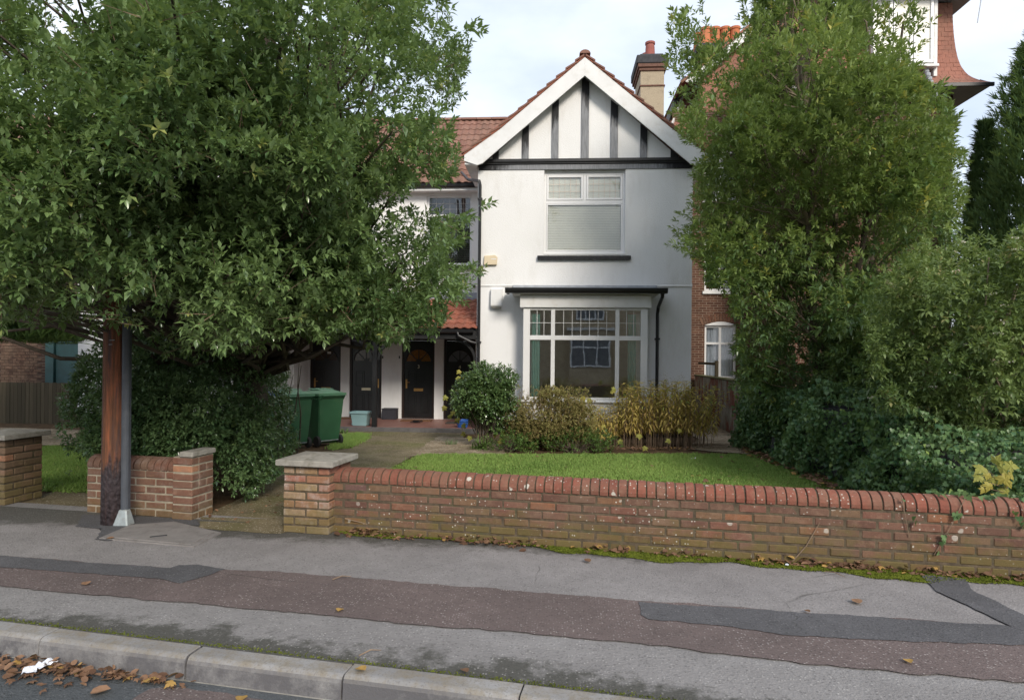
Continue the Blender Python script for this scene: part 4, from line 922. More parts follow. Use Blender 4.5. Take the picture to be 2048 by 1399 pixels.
# porch roof on a black post with curved braces
ZPE = onY(900, 657, 14.88)[2]; ZPT = onY(900, 598, YD)[2]
proof = MB().add([(XL, 14.9, ZPE - .02), (XR + .02, 14.9, ZPE - .02), (XR + .02, YD, ZPT - .02), (XL, YD, ZPT - .02)], [(0,1,2,3)]).build('porch_roof', M['soot'], house, recalc=False)
tiled_roof(proof, XL + .01, XR + .02, (14.86, ZPE + .005), (YD, ZPT), .19, .335, M['tile_red'], 300, lambda nr, nc: (lambda t: t))
MB().box(XL, XR, YD - .05, YD + .004, ZPT - .02, ZPT + .17).build('porch_flashing', M['soffit_grey'], house)
MB().box(XL, XR, 14.93, 15.05, ZPE - .24, ZPE - .03).build('porch_beam', M['black_timber'], house, .006)
MB().prismX([(14.90, ZPE - .10), (14.86, ZPE - .11), (14.82, ZPE - .085), (14.805, ZPE - .015), (14.82, ZPE - .015), (14.89, ZPE - .05)], XL + .05, XR - .06).build('porch_gutter', M['black_plastic'], house, .003)
MB().tube([(XR - .42, 14.85, ZPE - .08), (XR - .40, 14.84, ZPE - .16), (XR - .12, 14.86, ZPE - .30), (XR + .0, 14.90, ZPE - .33)], .033, 8).build('porch_downpipe', M['black_plastic'], house)
MB().box(XM - .055, XM + .055, 14.965, 15.075, ZP, ZPE - .24).build('porch_post', M['black_timber'], house, .008)
for x0_, s in ((XM - .055, -1), (XM + .055, 1), (XL, 1), (XR, -1)):
    R = .50; zc = ZPE - .24 - R; n = 10; outer = [(x0_ + s*(R - R*math.cos(math.pi/2*k/n)), zc + R*math.sin(math.pi/2*k/n)) for k in range(n+1)]; inner = [(x0_ + s*(R - (R-.06)*math.cos(math.pi/2*k/n)) , zc + (R-.06)*math.sin(math.pi/2*k/n)) for k in range(n+1)]
    MB().prismY(outer + inner[::-1], 14.985, 15.055).build('brace', M['black_timber'], house)
MB().box(XR - .35, XR - .28, YD - .12, YD - .02, 3.36, 3.44).build('lamp', M['black_plastic'], house, .02)
MB().box(XL + .02, XR - .02, 15.05, YD, ZPE - .03 + .0, ZPE - .02).build('porch_ceiling', M['soffit_grey'], house)
# chimney
cy = 19.6; cx0, cx1 = onY(1281, 180, cy)[0], onY(1328, 180, cy)[0]; cz = lambda py: onY(1304, py, cy)[2]
st = MB().box(cx0, cx1, cy, cy + 1.3, 7.0, cz(128)).build('chimney', M['pebbledash'], house)
q = MB().box(cx0 - .045, cx1 + .045, cy - .045, cy + 1.345, cz(142), cz(136)); q.box(cx0 - .09, cx1 + .09, cy - .09, cy + 1.39, cz(136) + .001, cz(129)); q.box(cx0 - .03, cx1 + .03, cy - .03, cy + 1.33, cz(173), cz(170)); q.build('corbel', M['corbel'], st, .01)
q = MB().box(cx0 - .13, cx1 + .10, cy - .11, cy + 1.4, cz(129) + .001, cz(112)); q.box(cx0 - .02, cx1 - .02, cy + .03, cy + 1.25, cz(112) + .001, cz(106)); q.build('chimney_cap', M['soot'], st, .02)
for k in range(2):
    MB().lathe([(.15, 0), (.135, .30), (.125, .36), (.15, .38), (.15, .44), (.12, .45)], ((cx0 + cx1)/2 - .04, cy + .25 + .75*k, cz(107)), 14).build('chimney_pot', M['clay_pink'], st, smooth=False)
# ------------------------------------------------------------------ the houses either side and across the road
def brickwork(name, c1, c2, mortar):
    g = G(name); p = g.sep(g.pos()); cb = g.n('ShaderNodeCombineXYZ'); g.put(cb.inputs[0], g.math('ADD', p[0], p[1])); g.put(cb.inputs[1], p[2])
    bt = g.n('ShaderNodeTexBrick'); g.put(bt.inputs['Vector'], cb.outputs[0]); bt.inputs['Scale'].default_value = 1
    bt.inputs['Brick Width'].default_value = .225; bt.inputs['Row Height'].default_value = .075; bt.inputs['Mortar Size'].default_value = .006; bt.inputs['Bias'].default_value = 0
    g.put(bt.inputs['Color1'], c1); g.put(bt.inputs['Color2'], c2); g.put(bt.inputs['Mortar'], mortar)
    c = g.mix(g.ramp(g.noise(3, 5, .65), [(.4, 0), (.75, .5)]), bt.outputs['Color'], tuple(x*.45 for x in c1))
    g.bump(g.math('MULTIPLY', bt.outputs['Fac'], -1.0), .5, .01); M[name] = g.done(c, .9, .2); return M[name]
brickwork('bw_red', (.078, .037, .026), (.125, .062, .042), (.27, .22, .17))
brickwork('bw_brown', (.045, .028, .022), (.075, .045, .034), (.13, .11, .09))
brickwork('bw_yellow', (.42, .33, .21), (.50, .40, .26), (.34, .30, .24))

# brick villa beyond the side path: recessed part with gable, tall wing with swept tile roof
villa = thing('brick_house', 'tall red brick house with tile-hung upper storey, orange chimney pots and white windows', 'house', (7.2, 18, GZ))
YN = 20.5
nw = [(onY(1409, 700, YN)[0], onY(1473, 700, YN)[0], onY(1440, 757, YN)[2], onY(1440, 650, YN)[2]),
      (onY(1409, 530, YN)[0], onY(1473, 530, YN)[0], onY(1440, 582, YN)[2], onY(1440, 478, YN)[2]),
      (onY(1409, 350, YN)[0], onY(1473, 350, YN)[0], onY(1440, 400, YN)[2], onY(1440, 300, YN)[2])]
MB().wall(3.6, 6.35, GZ - .3, 9.2, nw, YN, .3).build('wall', M['bw_red'], villa)
for i, (a, b, e, f) in enumerate(nw):
    wd = MB().box(a - .02, b + .02, YN + .31, YN + .33, e - .05, f + .2).build('window', M['room_dark'], villa)
    q = MB(); frame_rect(q, a + .002, b - .002, e + .004, f - .004, YN + .08, YN + .15, .07); m_ = (a + b)/2; q.box(m_ - .04, m_ + .04, YN + .082, YN + .15, e + .07, f - .07); zt_ = f - (f - e)*.34; q.box(a + .07, b - .07, YN + .081, YN + .15, zt_ - .035, zt_ + .035)
    q.build('frame', M['upvc'], wd, .005)
    for x0_, x1_ in ((a + .07, m_ - .04), (m_ + .04, b - .07)): MB().box(x0_, x1_, YN + .11, YN + .116, e + .07, f - .07).build('pane', M['glass_clear'], wd)
    if i == 0:
        q = MB(); n = 30; pts = [(a + .06 + (b-a-.12)*k/n, YN + .2 + .02*math.sin(k*1.7)) for k in range(n+1)]
        for k in range(n): q.add([(*pts[k], e + .05), (*pts[k+1], e + .05), (*pts[k+1], f - .05), (*pts[k], f - .05)], [(0,1,2,3)])
        q.build('net_curtain', M['net_curtain'], wd, smooth=True)
        # segmental head and its brick arch
        n = 8; q = MB().prismY([(a, f - .005)] + [(a + (b-a)*k/n, f + .11*math.sin(math.pi*k/n)) for k in range(1, n)] + [(b, f - .005)], YN - .004, YN + .1); q.build('arched_head', M['upvc'], wd)
    arch = MB()
    n = 15; cx_ = (a + b)/2; R = 1.35; zc_ = f - R*math.cos(math.asin((b-a)/2/R)); th = math.asin((b-a)/2/R) + .06
    for k in range(n):
        t0, t1 = -th + 2*th*k/n + .006, -th + 2*th*(k+1)/n - .006; r0, r1 = R + .03, R + .26
        pts = [(cx_ + r*math.sin(t), zc_ + r*math.cos(t)) for r, t in ((r0, t0), (r1, t0), (r1, t1), (r0, t1))]
        MB().prismY(pts, YN - .012, YN + .02).build('arch_brick', M['brick_house'], wd)
    MB().box(a - .06, b + .06, YN - .06, YN + .05, e - .09, e - .006).build('sill', M['white_paint'], wd, .005)
# gable above, white bargeboard, tile hanging
gp0, gp1 = onY(1400, 142, YN), onY(1490, 67, YN); sl2 = (gp1[2]-gp0[2])/(gp1[0]-gp0[0]); xa = 7.6; za = gp0[2] + (xa - gp0[0])*sl2
MB().prismY([(gp0[0], gp0[2] - .1), (xa, za - .1), (xa + (xa - gp0[0]), gp0[2] - .1), (xa + (xa - gp0[0]), 8.6), (gp0[0], 8.6)], YN + .02, YN + .3).build('gable_wall', M['tile_pink'], villa)
MB().prismY([(gp0[0] - .5, gp0[2] - .5*sl2), (xa, za), (xa, za - .32), (gp0[0] - .3, gp0[2] - .3*sl2 - .28)], YN - .26, YN - .22).build('bargeboard', M['white_paint'], villa, .005)
MB().prismY([(gp0[0] - .6, gp0[2] - .6*sl2 + .02), (xa, za + .03), (xa, za + .12), (gp0[0] - .65, gp0[2] - .65*sl2 + .10)], YN - .30, 27).build('roof', M['tile_pink'], villa)
# side roof slope dropping towards the white house
s0, s1, s2, s3 = onY(1332, 262, 20.0), onY(1400, 285, 20.0), onY(1440, 150, 23.0), onY(1372, 158, 23.0)
q = MB()
for k in range(9):
    t0, t1 = k/9, (k+1)/9; A = s0 + (s3-s0)*t0; B_ = s1 + (s2-s1)*t0; Cc = s1 + (s2-s1)*t1; D = s0 + (s3-s0)*t1
    q.add([A + (0,0,.03), B_ + (0,0,.03), Cc, D, A, B_], [(0,1,2,3), (0,4,5,1)])
q.build('side_roof', M['tile_pink'], villa, recalc=False)
MB().bar(s0 + (-.05, -.05, .02), s3 + (-.05, 0, .02), .12, .16).build('verge_board', M['black_timber'], villa)
MB().bar(s0 + (.10, -.08, -.02), s3 + (.10, -.03, -.02), .05, .08).build('verge_trim', M['white_paint'], villa)
MB().box(3.5, 6.4, YN + .3, 26, GZ, 9.1).build('body', M['bw_red'], villa)
# chimney with four pots
c0, c1_ = onY(1396, 85, 23), onY(1478, 85, 23)
st2 = MB().box(c0[0], c1_[0], 23, 23.8, 8, c0[2] - .35).build('chimney', M['bw_brown'], villa); q = MB().box(c0[0] - .07, c1_[0] + .07, 22.93, 23.87, c0[2] - .349, c0[2] - .18); q.box(c0[0] - .02, c1_[0] + .02, 22.98, 23.82, c0[2] - .179, c0[2] - .02); q.build('chimney_cap', M['soot'], st2, .02)
for px in (1411, 1430, 1450, 1470):
    for dy in (.2, .6): 
        p = onY(px - (14 if dy > .4 else 0), 84, 23 + dy); MB().lathe([(.19, -.05), (.165, .40), (.16, .52), (.185, .54), (.185, .62), (.15, .63)], (p[0], 23 + dy, c0[2] - .04), 14).build('chimney_pot', M['clay'], st2)
# tall wing
YW = 18.0; wx0, wx1 = 6.3, onY(1905, 300, YW)[0]; ze = onY(1940, 170, YW - .5)[2]
MB().box(wx0, wx1, YW, 26, GZ - .3, ze + .1).build('wall', M['bw_red'], villa)
prof_r = [(.62, 0), (.47, .10), (.33, .23), (.21, .40), (.13, .60), (.07, .85), (.03, 1.15), (.0, 1.5), (-.02, 1.9), (-.03, 2.4)]
pi = lambda z: np.interp(z, [b for a, b in prof_r], [a for a, b in prof_r])
q = MB(); rt = random.Random(9); row = .125; k = 0; z = 0
while z < 2.3:
    o0, o1 = pi(z), pi(z + row + .03); x = wx0 - .3 + (.083 if k % 2 else 0)
    while x < wx1 + o0 - .02:
        x1_ = min(x + .162, wx1 + o0); jz = rt.uniform(-.006, .006); jy = rt.uniform(-.006, .004); f1 = min(x1_, wx1 + o1)
        q.hexa([(x, YW - o0 + jy - .018, ze + z + jz), (x1_, YW - o0 + jy - .018, ze + z + jz), (x1_, YW - o0 + .01, ze + z + jz), (x, YW - o0 + .01, ze + z + jz)],
               [(min(x, f1), YW - o1 - .012, ze + z + row + .03), (f1, YW - o1 - .012, ze + z + row + .03), (f1, YW - o1 + .006, ze + z + row + .03), (min(x, f1), YW - o1 + .006, ze + z + row + .03)]); x += .168
    y = YW - o0
    while y < YW + 5:
        q.hexa([(wx1 + o0 - .01, y, ze + z), (wx1 + o0 + .014, y, ze + z), (wx1 + o0 + .014, y + .16, ze + z), (wx1 + o0 - .01, y + .16, ze + z)], [(wx1 + o1 - .01, max(y, YW - o1), ze + z + row + .03), (wx1 + o1 + .008, max(y, YW - o1), ze + z + row + .03), (wx1 + o1 + .008, y + .16, ze + z + row + .03), (wx1 + o1 - .01, y + .16, ze + z + row + .03)]); y += .168
    z += row; k += 1
q.build('roof_tiles', M['tile_pink'], villa, recalc=False)['kind'] = 'stuff'
MB().box(wx0 - .3, wx1 + .60, YW - .60, YW + 5, ze - .06, ze - .02).build('soffit', M['soffit_grey'], villa)
MB().box(wx0 - .3, wx1 + .64, YW - .66, YW - .60, ze - .09, ze + .01).build('gutter', M['black_plastic'], villa, .01)
MB().box(wx0, wx1 - .06, YW + .06, 25, ze, ze + 2.4).build('attic', M['bw_red'], villa)
# attic window standing out of the roof
da, db = onY(1745, 60, YW - .35)[0], onY(1868, 60, YW - .35)[0]; dz0 = onY(1800, 92, YW - .35)[2] - .55; dz1 = ze + 2.45
dm = MB().box(da, db, YW - .30, YW + .5, dz0 + .03, dz1).build('attic_window', M['white_paint'], villa)
q = MB(); nm = 3; ww = (db - da)/nm
for k in range(nm): frame_rect(q, da + ww*k + .012, da + ww*(k+1) - .012, dz0 + .1, dz1 - .08, YW - .37, YW - .301, .075)
q.build('frame', M['upvc'], dm, .006)
for k in range(nm): MB().box(da + ww*k + .08, da + ww*(k+1) - .08, YW - .33, YW - .324, dz0 + .17, dz1 - .15).build('pane', M['blind'], dm)
MB().box(da - .08, db + .08, YW - .46, YW, dz0 - .04, dz0 + .03).build('sill', M['white_paint'], dm, .005)
MB().box(db + .01, db + .10, YW - .34, YW + .4, dz0 - .25, dz1).build('cheek', M['white_paint'], dm, .005)
for k in range(7): MB().lathe([(.05, 0), (.075, .03), (.07, .10), (.03, .13)], (db - .16 + .01*k, YW - .30 - .05*k, dz0 - .16 - .125*k), 8).build('lead_soaker', M['lead'], villa)
MB().box(da - .5, wx1 + .42, YW - .75, YW + 5, dz1, dz1 + .10).build('upper_soffit', M['soffit_grey'], villa)
MB().box(da - .5, wx1 + .46, YW - .80, YW + 5, dz1 + .101, dz1 + .24).build('upper_fascia', M['white_paint'], villa)
MB().add([(da - .5, YW - .8, dz1 + .24), (wx1 + .46, YW - .8, dz1 + .24), (wx1 - 1.6, YW + 2.4, dz1 + 2.6), (da - .5, YW + 2.4, dz1 + 2.6), (wx1 + .46, YW + 5, dz1 + .24)], [(0,1,2,3), (1,4,2)]).build('upper_roof', M['tile_pink'], villa, recalc=False)
q = MB(); p = Vector((wx1 + .25, YW - .7, dz1 - .05)); q.tube([p, p + Vector((.0, 0, -.35)), p + Vector((-.08, 0, -.9))], .012, 5); q.tube([p + Vector((-.25, 0, .02)), p + Vector((.9, .1, .28))], .010, 5)
for k in range(6): c_ = p + Vector((-.1 + .13*k, .03, .05 + .035*k)); q.tube([c_ + Vector((0, -.16, -.04)), c_ + Vector((0, .16, .04))], .006, 5)
q.build('aerial', M['aerial'], villa)

# old boundary wall with flaking paint along the side path, rail on top, mossy board panel in front of it
bx = 4.32
t = thing('boundary_wall', 'old side wall with flaking red and grey paint beside the white house', 'wall', (bx, 15.2, GZ))
MB().box(bx, bx + .22, 15.2, 20.3, GZ - .2, 1.02).build('wall', M['flaking_wall'], t, .01)
MB().box(bx - .03, bx + .25, 15.18, 20.3, 1.022, 1.065).build('coping', M['algae_board'], t, .01)
t = thing('rail_fence', 'short brown rail and post standing on the flaking side wall', 'fence', (bx + .1, 17.5, 1.06))
MB().box(bx + .06, bx + .15, 18.0, 18.09, 1.066, 1.50).build('post', M['fence_wood'], t, .008)
MB().box(bx + .08, bx + .13, 18.09, 20.2, 1.38, 1.45).build('rail', M['fence_wood'], t, .006)
t = thing('board_fence', 'mossy upright boards between the flaking wall and the ivy', 'fence', (4.45, 14.2, GZ))
for k in range(5): MB().box(4.18 + .12*k, 4.29 + .12*k, 14.2 + .006*(k % 2), 14.225 + .006*(k % 2), GZ - .1, .90 + .015*(k*7 % 3)).build('board', M['algae_board'], t, .004)

# brown brick house past the left gable, with green door and board fence in front
YL = 16.2
lh = thing('brick_house', 'brown brick house wall with green side door, beyond the board fence', 'house', (-14, YL, GZ))
MB().wall(-24, -11.62, GZ - .3, 6.2, [(onY(90, 700, YL)[0], -11.64, GZ - .3, onY(110, 681, YL)[2])], YL + .012, .3).build('wall', M['bw_brown'], lh)
MB().box(-24, -11.7, YL + .35, 26, GZ - .3, 6.2).build('body', M['bw_brown'], lh)
MB().add([(-24.4, YL - .4, 6.1), (-11.3, YL - .4, 6.1), (-11.3, 21, 9.6), (-24.4, 21, 9.6)], [(0,1,2,3)]).build('roof', M['tile_brown'], lh, recalc=False)
bme = brick_mesh('brick', .215, .03, .065, M['brick_brown'], .004); dxL = onY(90, 700, YL)[0]; zdL = onY(110, 681, YL)[2]; nb = 0
for c in range(11, 40):
    z = c * CH - .2; x = -15.2 + (.1125 if c % 2 else 0)
    while x < -11.75:
        if not (x + .11 > dxL - .01 and z < zdL + .03) and nb < 300 and x > -14.6 and z > .6: place('brick', bme, lh, (x + 14, rb.uniform(-.003, .003), z - GZ), (0, 0, rb.uniform(-.006, .006))); nb += 1
        x += .225
d = MB().box(onY(108, 700, YL)[0], -11.66, YL + .06, YL + .10, GZ, zdL - .06).build('door', M['teal_wood'], lh, .006)
MB().box(dxL + .002, onY(107, 700, YL)[0], YL + .0, YL + .12, GZ, zdL - .002).build('door_frame', M['teal_wood'], lh, .006)
MB().box(onY(108, 700, YL)[0], -11.66, YL + .02, YL + .12, zdL - .058, zdL - .002).build('door_head', M['teal_wood'], lh, .006)
MB().box(dxL + .03, dxL + .12, YL - .03, YL, zdL - .35, zdL - .30).build('latch', M['soot'], d)
fn = thing('board_fence', 'low brown fence of upright boards in front of the brown brick house', 'fence', (-13.5, 15.5, GZ))
x = -16.4
while x < -11.7:
    MB().box(x, x + .098, 15.5 + rb.uniform(-.004, .004), 15.52, GZ - .05, .80 + rb.uniform(-.008, .008)).build('board', M['fence_wood'], fn, .003); x += .102
for z in (.05, .6): MB().box(-16.4, -11.7, 15.525, 15.57, z, z + .08).build('rail', M['fence_wood'], fn)

# house across the road, behind the viewer (it shows in the window panes)
oh = thing('brick_house', 'yellow brick house across the road, mirrored in the bay window glass', 'house', (1, -13, 0))
YO = -13.0
MB().box(-8, 13, YO - 8, YO, -.4, 6.2).build('wall', M['bw_yellow'], oh)
MB().add([(-8.4, YO + .4, 6.1), (13.4, YO + .4, 6.1), (13.4, YO - 4, 9.3), (-8.4, YO - 4, 9.3), (-8.4, YO - 8.4, 6.1), (13.4, YO - 8.4, 6.1)], [(0,1,2,3), (3,2,5,4)]).build('roof', M['tile_brown'], oh, recalc=False)
for wxc in (-3.6, 2.3, 8.3):
    for z0_, z1_, hw_ in ((.9, 2.9, 1.25), (3.9, 5.5, .9)):
        dep = .55 if z0_ < 1 else .03
        if z0_ < 1: MB().box(wxc - hw_ - .1, wxc + hw_ + .1, YO, YO + dep - .02, -.2, z1_ + .35).build('bay', M['bw_yellow'], oh); MB().box(wxc - hw_ - .25, wxc + hw_ + .25, YO, YO + dep + .1, z1_ + .352, z1_ + .5).build('bay_roof', M['white_paint'], oh)
        wd = MB().box(wxc - hw_, wxc + hw_, YO + dep - .015, YO + dep + .02, z0_, z1_).build('window', M['dull_glass'], oh)
        q = MB(); frame_rect(q, wxc - hw_, wxc + hw_, z0_, z1_, YO + dep + .021, YO + dep + .08, .09)
        for xx in (-hw_/3, hw_/3): q.box(wxc + xx - .04, wxc + xx + .04, YO + dep + .021, YO + dep + .07, z0_ + .09, z1_ - .09)
        q.box(wxc - hw_ + .09, wxc + hw_ - .09, YO + dep + .021, YO + dep + .065, z0_ + (z1_-z0_)*.6, z0_ + (z1_-z0_)*.6 + .09); q.build('frame', M['upvc'], wd)

# ------------------------------------------------------------------ bins and things on the porch
def wheelie(lid):
    t = thing('wheelie_bin', '', 'bin')
    q = MB()                                            # tapering body with a stepped neck
    def ring(z, w0, y0, y1): return [(-w0, y0, z), (w0, y0, z), (w0, y1, z), (-w0, y1, z)]
    rings = [ring(.04, .215, -.235, .19), ring(.10, .225, -.25, .27), ring(.62, .255, -.305, .33), ring(.88, .268, -.335, .355), ring(.905, .285, -.355, .365), ring(.955, .287, -.358, .367)]
    vs = sum(rings, []); fs = [(0, 3, 2, 1)]
    for i in range(len(rings) - 1):
        for k in range(4): fs.append((i*4 + k, i*4 + (k+1) % 4, (i+1)*4 + (k+1) % 4, (i+1)*4 + k))
    q.add(vs, fs + [tuple(range(len(vs)-4, len(vs)))]); b = q.build('body', M['bin_green'], t, .014, seg=2)
    q = MB()
    for k in range(9): x = -.24 + .06*k; q.box(x - .006, x + .006, -.372, -.352, .875, .905)
    for k in range(10): y = -.30 + .065*k; q.box(-.298, -.283, y - .006, y + .006, .875, .905); q.box(.283, .298, y - .006, y + .006, .875, .905)
    q.build('rim_rib', M['bin_green'], t)
    q = MB()                                            # domed lid with lip and finger rails
    lv = []; nx, ny = 9, 11
    for j in range(ny):
        for i in range(nx):
            u, v = i/(nx-1)*2 - 1, j/(ny-1)*2 - 1; x = u*.30; y = v*.375 + .01
            z = .985 + .075*(1 - abs(u)**2.6)*(1 - abs(v)**3) + .012*v; lv.append((x, y, z))
    q.add(lv, [(j*nx+i, j*nx+i+1, (j+1)*nx+i+1, (j+1)*nx+i) for j in range(ny-1) for i in range(nx-1)])
    bd = [j*nx for j in range(ny-1, -1, -1)][::-1]
    per = list(range(nx)) + [j*nx + nx - 1 for j in range(1, ny)] + [(ny-1)*nx + i for i in range(nx-2, -1, -1)] + [j*nx for j in range(ny-2, 0, -1)]
    n0 = len(q.v); q.v += [(q.v[i][0]*1.01, q.v[i][1]*1.01, .952) for i in per]; m = len(per)
    q.f += [(per[k], n0 + k, n0 + (k+1) % m, per[(k+1) % m]) for k in range(m)]
    l = q.build('lid', M[lid], t, smooth=False)
    q = MB()
    for x in (-.14, .0, .14): q.add([(x - .035, -.20, 1.052), (x + .035, -.20, 1.052), (x + .035, .16, 1.058), (x - .035, .16, 1.058), (x - .02, -.16, 1.072), (x + .02, -.16, 1.072), (x + .02, .12, 1.075), (x - .02, .12, 1.075)], [(4,5,6,7),(0,1,5,4),(1,2,6,5),(2,3,7,6),(3,0,4,7)])
    q.build('lid_rib', M[lid], l)
    MB().tube([(-.24, .385, .90), (-.24, .43, .955), (.24, .43, .955), (.24, .385, .90)], .016, 8).build('handle', M['bin_green'], t)
    for s in (-1, 1):
        wq = MB().tube([(s*.215, .255, .10), (s*.27, .255, .10)], .10, 18); wq.build('wheel', M['rubber'], t, .008)
    MB().tube([(-.26, .255, .10), (.26, .255, .10)], .012, 8).build('axle', M['galvanised'], t)
    return t
g1 = wheelie('bin_lid'); p = onG(630, 893); g1.location = (p[0], p[1] + .3, gz(p[1]) + .006); g1.rotation_euler = (0, 0, rad(233)); tag(g1, 'green wheelie bin beside the small grass patch, farthest from the hedge', group='wheelie bins by the hedge')
g2 = copy_tree(g1); g2.location = (p[0] - .41, p[1] - .21, gz(p[1]) + .012); g2.rotation_euler = (0, 0, rad(229)); g2['label'] = 'green wheelie bin standing between another green bin and a blue-lidded bin'
g3 = wheelie('bin_blue'); g3.location = (p[0] - .82, p[1] - .71, gz(p[1]) + .024); g3.rotation_euler = (0, 0, rad(232)); tag(g3, 'wheelie bin with blue lid half hidden by the dark hedge', group='wheelie bins by the hedge')
# planter, box, mats
pp = onZ(720, 852, ZP); pl = thing('planter', 'pale blue plastic planter trough on the porch beside the black post', 'planter', (pp[0] - .02, pp[1] + .14, ZP + .002), rad(-6))
q = MB().hexa([(-.17, -.11, 0), (.17, -.11, 0), (.17, .11, 0), (-.17, .11, 0)], [(-.21, -.14, .30), (.21, -.14, .30), (.21, .14, .30), (-.21, .14, .30)]); o = place('tub', q.mesh('tub', M['planter_blue'], .01), pl)
q = MB(); frame_rect(q, -.235, .235, -.165, .165, 0, .05, .05); q.v = [(x, z, .29 + y) for x, y, z in q.v]; place('rim', q.mesh('rim', M['planter_blue'], .006), pl)
q = MB().box(-.19, .19, -.118, -.105, .04, .06); place('band', q.mesh('band', M['planter_blue'], .003), pl)
pb = onZ(779, 838, ZP); bb = thing('box', 'small black box standing against the white pier between two doors', 'box', (pb[0], 16.9, ZP + .002))
q = MB().box(-.19, .19, -.12, .15, 0, .255); place('carton', q.mesh('carton', M['black_box'], .008), bb); q = MB().box(-.195, .195, -.125, .155, .256, .285); place('lid', q.mesh('lid', M['black_box'], .006), bb)
for (px, py), w_, mt, lab in (((833, 841), .78, 'coir', 'brown coir doormat in front of door 3'), ((912, 846), .5, 'mat_dark', 'dark doormat in front of door 4'), ((697, 836), .6, 'coir', 'brown doormat behind the blue planter')):
    p = onZ(px, py, ZP); q = MB().box(-w_/2, w_/2, -.2, .2, 0, .02); o = place('doormat', q.mesh('doormat', M[mt], .006), None, (p[0], p[1], ZP + .002)); tag(o, lab, 'doormat')
p = onG(922, 862); q = MB().lathe([(.10, 0), (.14, .24), (.155, .245), (.155, .285), (.135, .285), (.12, .2)], (0, 0, 0), 18); o = place('plant_pot', q.mesh('plant_pot', M['bin_blue'], smooth=False), None, (p[0] + .05, p[1] - .1, gz(p[1]) + .005)); tag(o, 'blue plant pot half hidden beside the round green shrub', 'plant pot')
# ------------------------------------------------------------------ plants
def unit(v): return v / np.maximum(np.linalg.norm(v, axis=-1, keepdims=True), 1e-9)
LEAF6 = (np.array([(0, 0, 0), (.5, .30, .10), (.42, .68, .08), (0, 1, -.10), (-.42, .68, .08), (-.5, .30, .10), (0, .5, -.02)]), np.array([(0,1,6),(1,2,6),(2,3,6),(3,4,6),(4,5,6),(5,0,6)]))
LEAF4 = (np.array([(0, 0, 0), (.5, .45, .10), (0, 1, -.08), (-.5, .45, .10), (0, .5, 0)]), np.array([(0,1,4),(1,2,4),(2,3,4),(3,0,4)]))
LEAF2 = (np.array([(0, 0, 0), (.5, .4, .0), (0, 1, -.12), (-.5, .4, .0)]), np.array([(0,1,2),(0,2,3)]))
IVY = (np.array([(0, .02, 0), (.30, -.08, -.02), (.52, .18, -.04), (.28, .42, .0), (.36, .62, -.03), (.14, .60, .0), (0, 1, -.06), (-.14, .60, .0), (-.36, .62, -.03), (-.28, .42, 0), (-.52, .18, -.04), (-.30, -.08, -.02), (0, .4, .05)]), np.array([(12, i, i+1) for i in range(0, 11)] + [(12, 11, 0)]))
_mr = [(.0, .0, 0), (.16, -.10, -.04), (.30, -.06, -.07), (.50, -.04, -.16), (.44, .10, -.06), (.38, .20, .0), (.52, .30, -.05), (.68, .50, -.20), (.50, .48, -.08), (.40, .56, -.06), (.25, .50, .03), (.26, .68, -.04), (.14, .80, -.04), (0, 1.06, -.22)]
MAPLE = (np.array(_mr + [(-x, y, z*1.3) for x, y, z in _mr[-2:0:-1]] + [(0, .36, .07)]), None); MAPLE = (MAPLE[0], np.array([(len(MAPLE[0]) - 1, i, (i + 1) % (len(MAPLE[0]) - 1)) for i in range(len(MAPLE[0]) - 1)]))
def basis(y, roll, r):                                  # frames whose Y axis is y; roll spins the leaf about it
    y = unit(y); h = np.where(np.abs(y[:, 2:3]) < .95, np.array([[0, 0, 1.]]), np.array([[1., 0, 0]])); x = unit(np.cross(y, h)); z = np.cross(x, y)
    c, s = np.cos(roll)[:, None], np.sin(roll)[:, None]; return np.stack([x*c + z*s, y, -x*s + z*c], 2)   # columns
def leaves(leaf, P, D, L, W, roll, tint, r):
    V, T = leaf; B = basis(D, roll, r); n = len(P)
    loc = V[None] * np.stack([W, L, L], 1)[:, None, :]
    out = np.einsum('nij,nvj->nvi', B, loc) + P[:, None]
    idx = T[None] + (np.arange(n) * len(V))[:, None, None]
    return out.reshape(-1, 3), idx.reshape(-1, 3), np.repeat(tint, len(V))
def shoot_leaves(P, D, S, k, L, W, leaf, tint, r, spread=(25, 80), stem=.09, flat=.0):
    """k leaves spiralling round each shoot (root P, direction D, size S)"""
    n = len(P); B = basis(D, r.uniform(0, 6.28, n), r); PP, DD, LL, WW, TT, RR = [], [], [], [], [], []
    for i in range(k):
        t = i / max(1, k-1); az = 2.4 * i + r.uniform(-.3, .3, n); al = np.radians(spread[1] + (spread[0]-spread[1])*t + r.uniform(-12, 12, n))
        d = B[:, :, 0]*(np.cos(az)*np.sin(al))[:, None] + B[:, :, 2]*(np.sin(az)*np.sin(al))[:, None] + B[:, :, 1]*np.cos(al)[:, None]
        d[:, 2] -= flat; sz = S * r.uniform(.75, 1.15, n) * (.8 + .4*math.sin(math.pi*min(1, .25 + .7*t)))
        PP.append(P + D * (stem*(.15 + .85*t)*S)[:, None]); DD.append(d); LL.append(L*sz); WW.append(W*sz); TT.append(np.clip(tint + r.uniform(-.12, .12, n), 0, 1))
        up = np.array([0, 0, 1.]); RR.append(r.uniform(-.5, .5, n))
    return leaves(leaf, np.vstack(PP), np.vstack(DD), np.concatenate(LL), np.concatenate(WW), np.concatenate(RR), np.concatenate(TT), r)
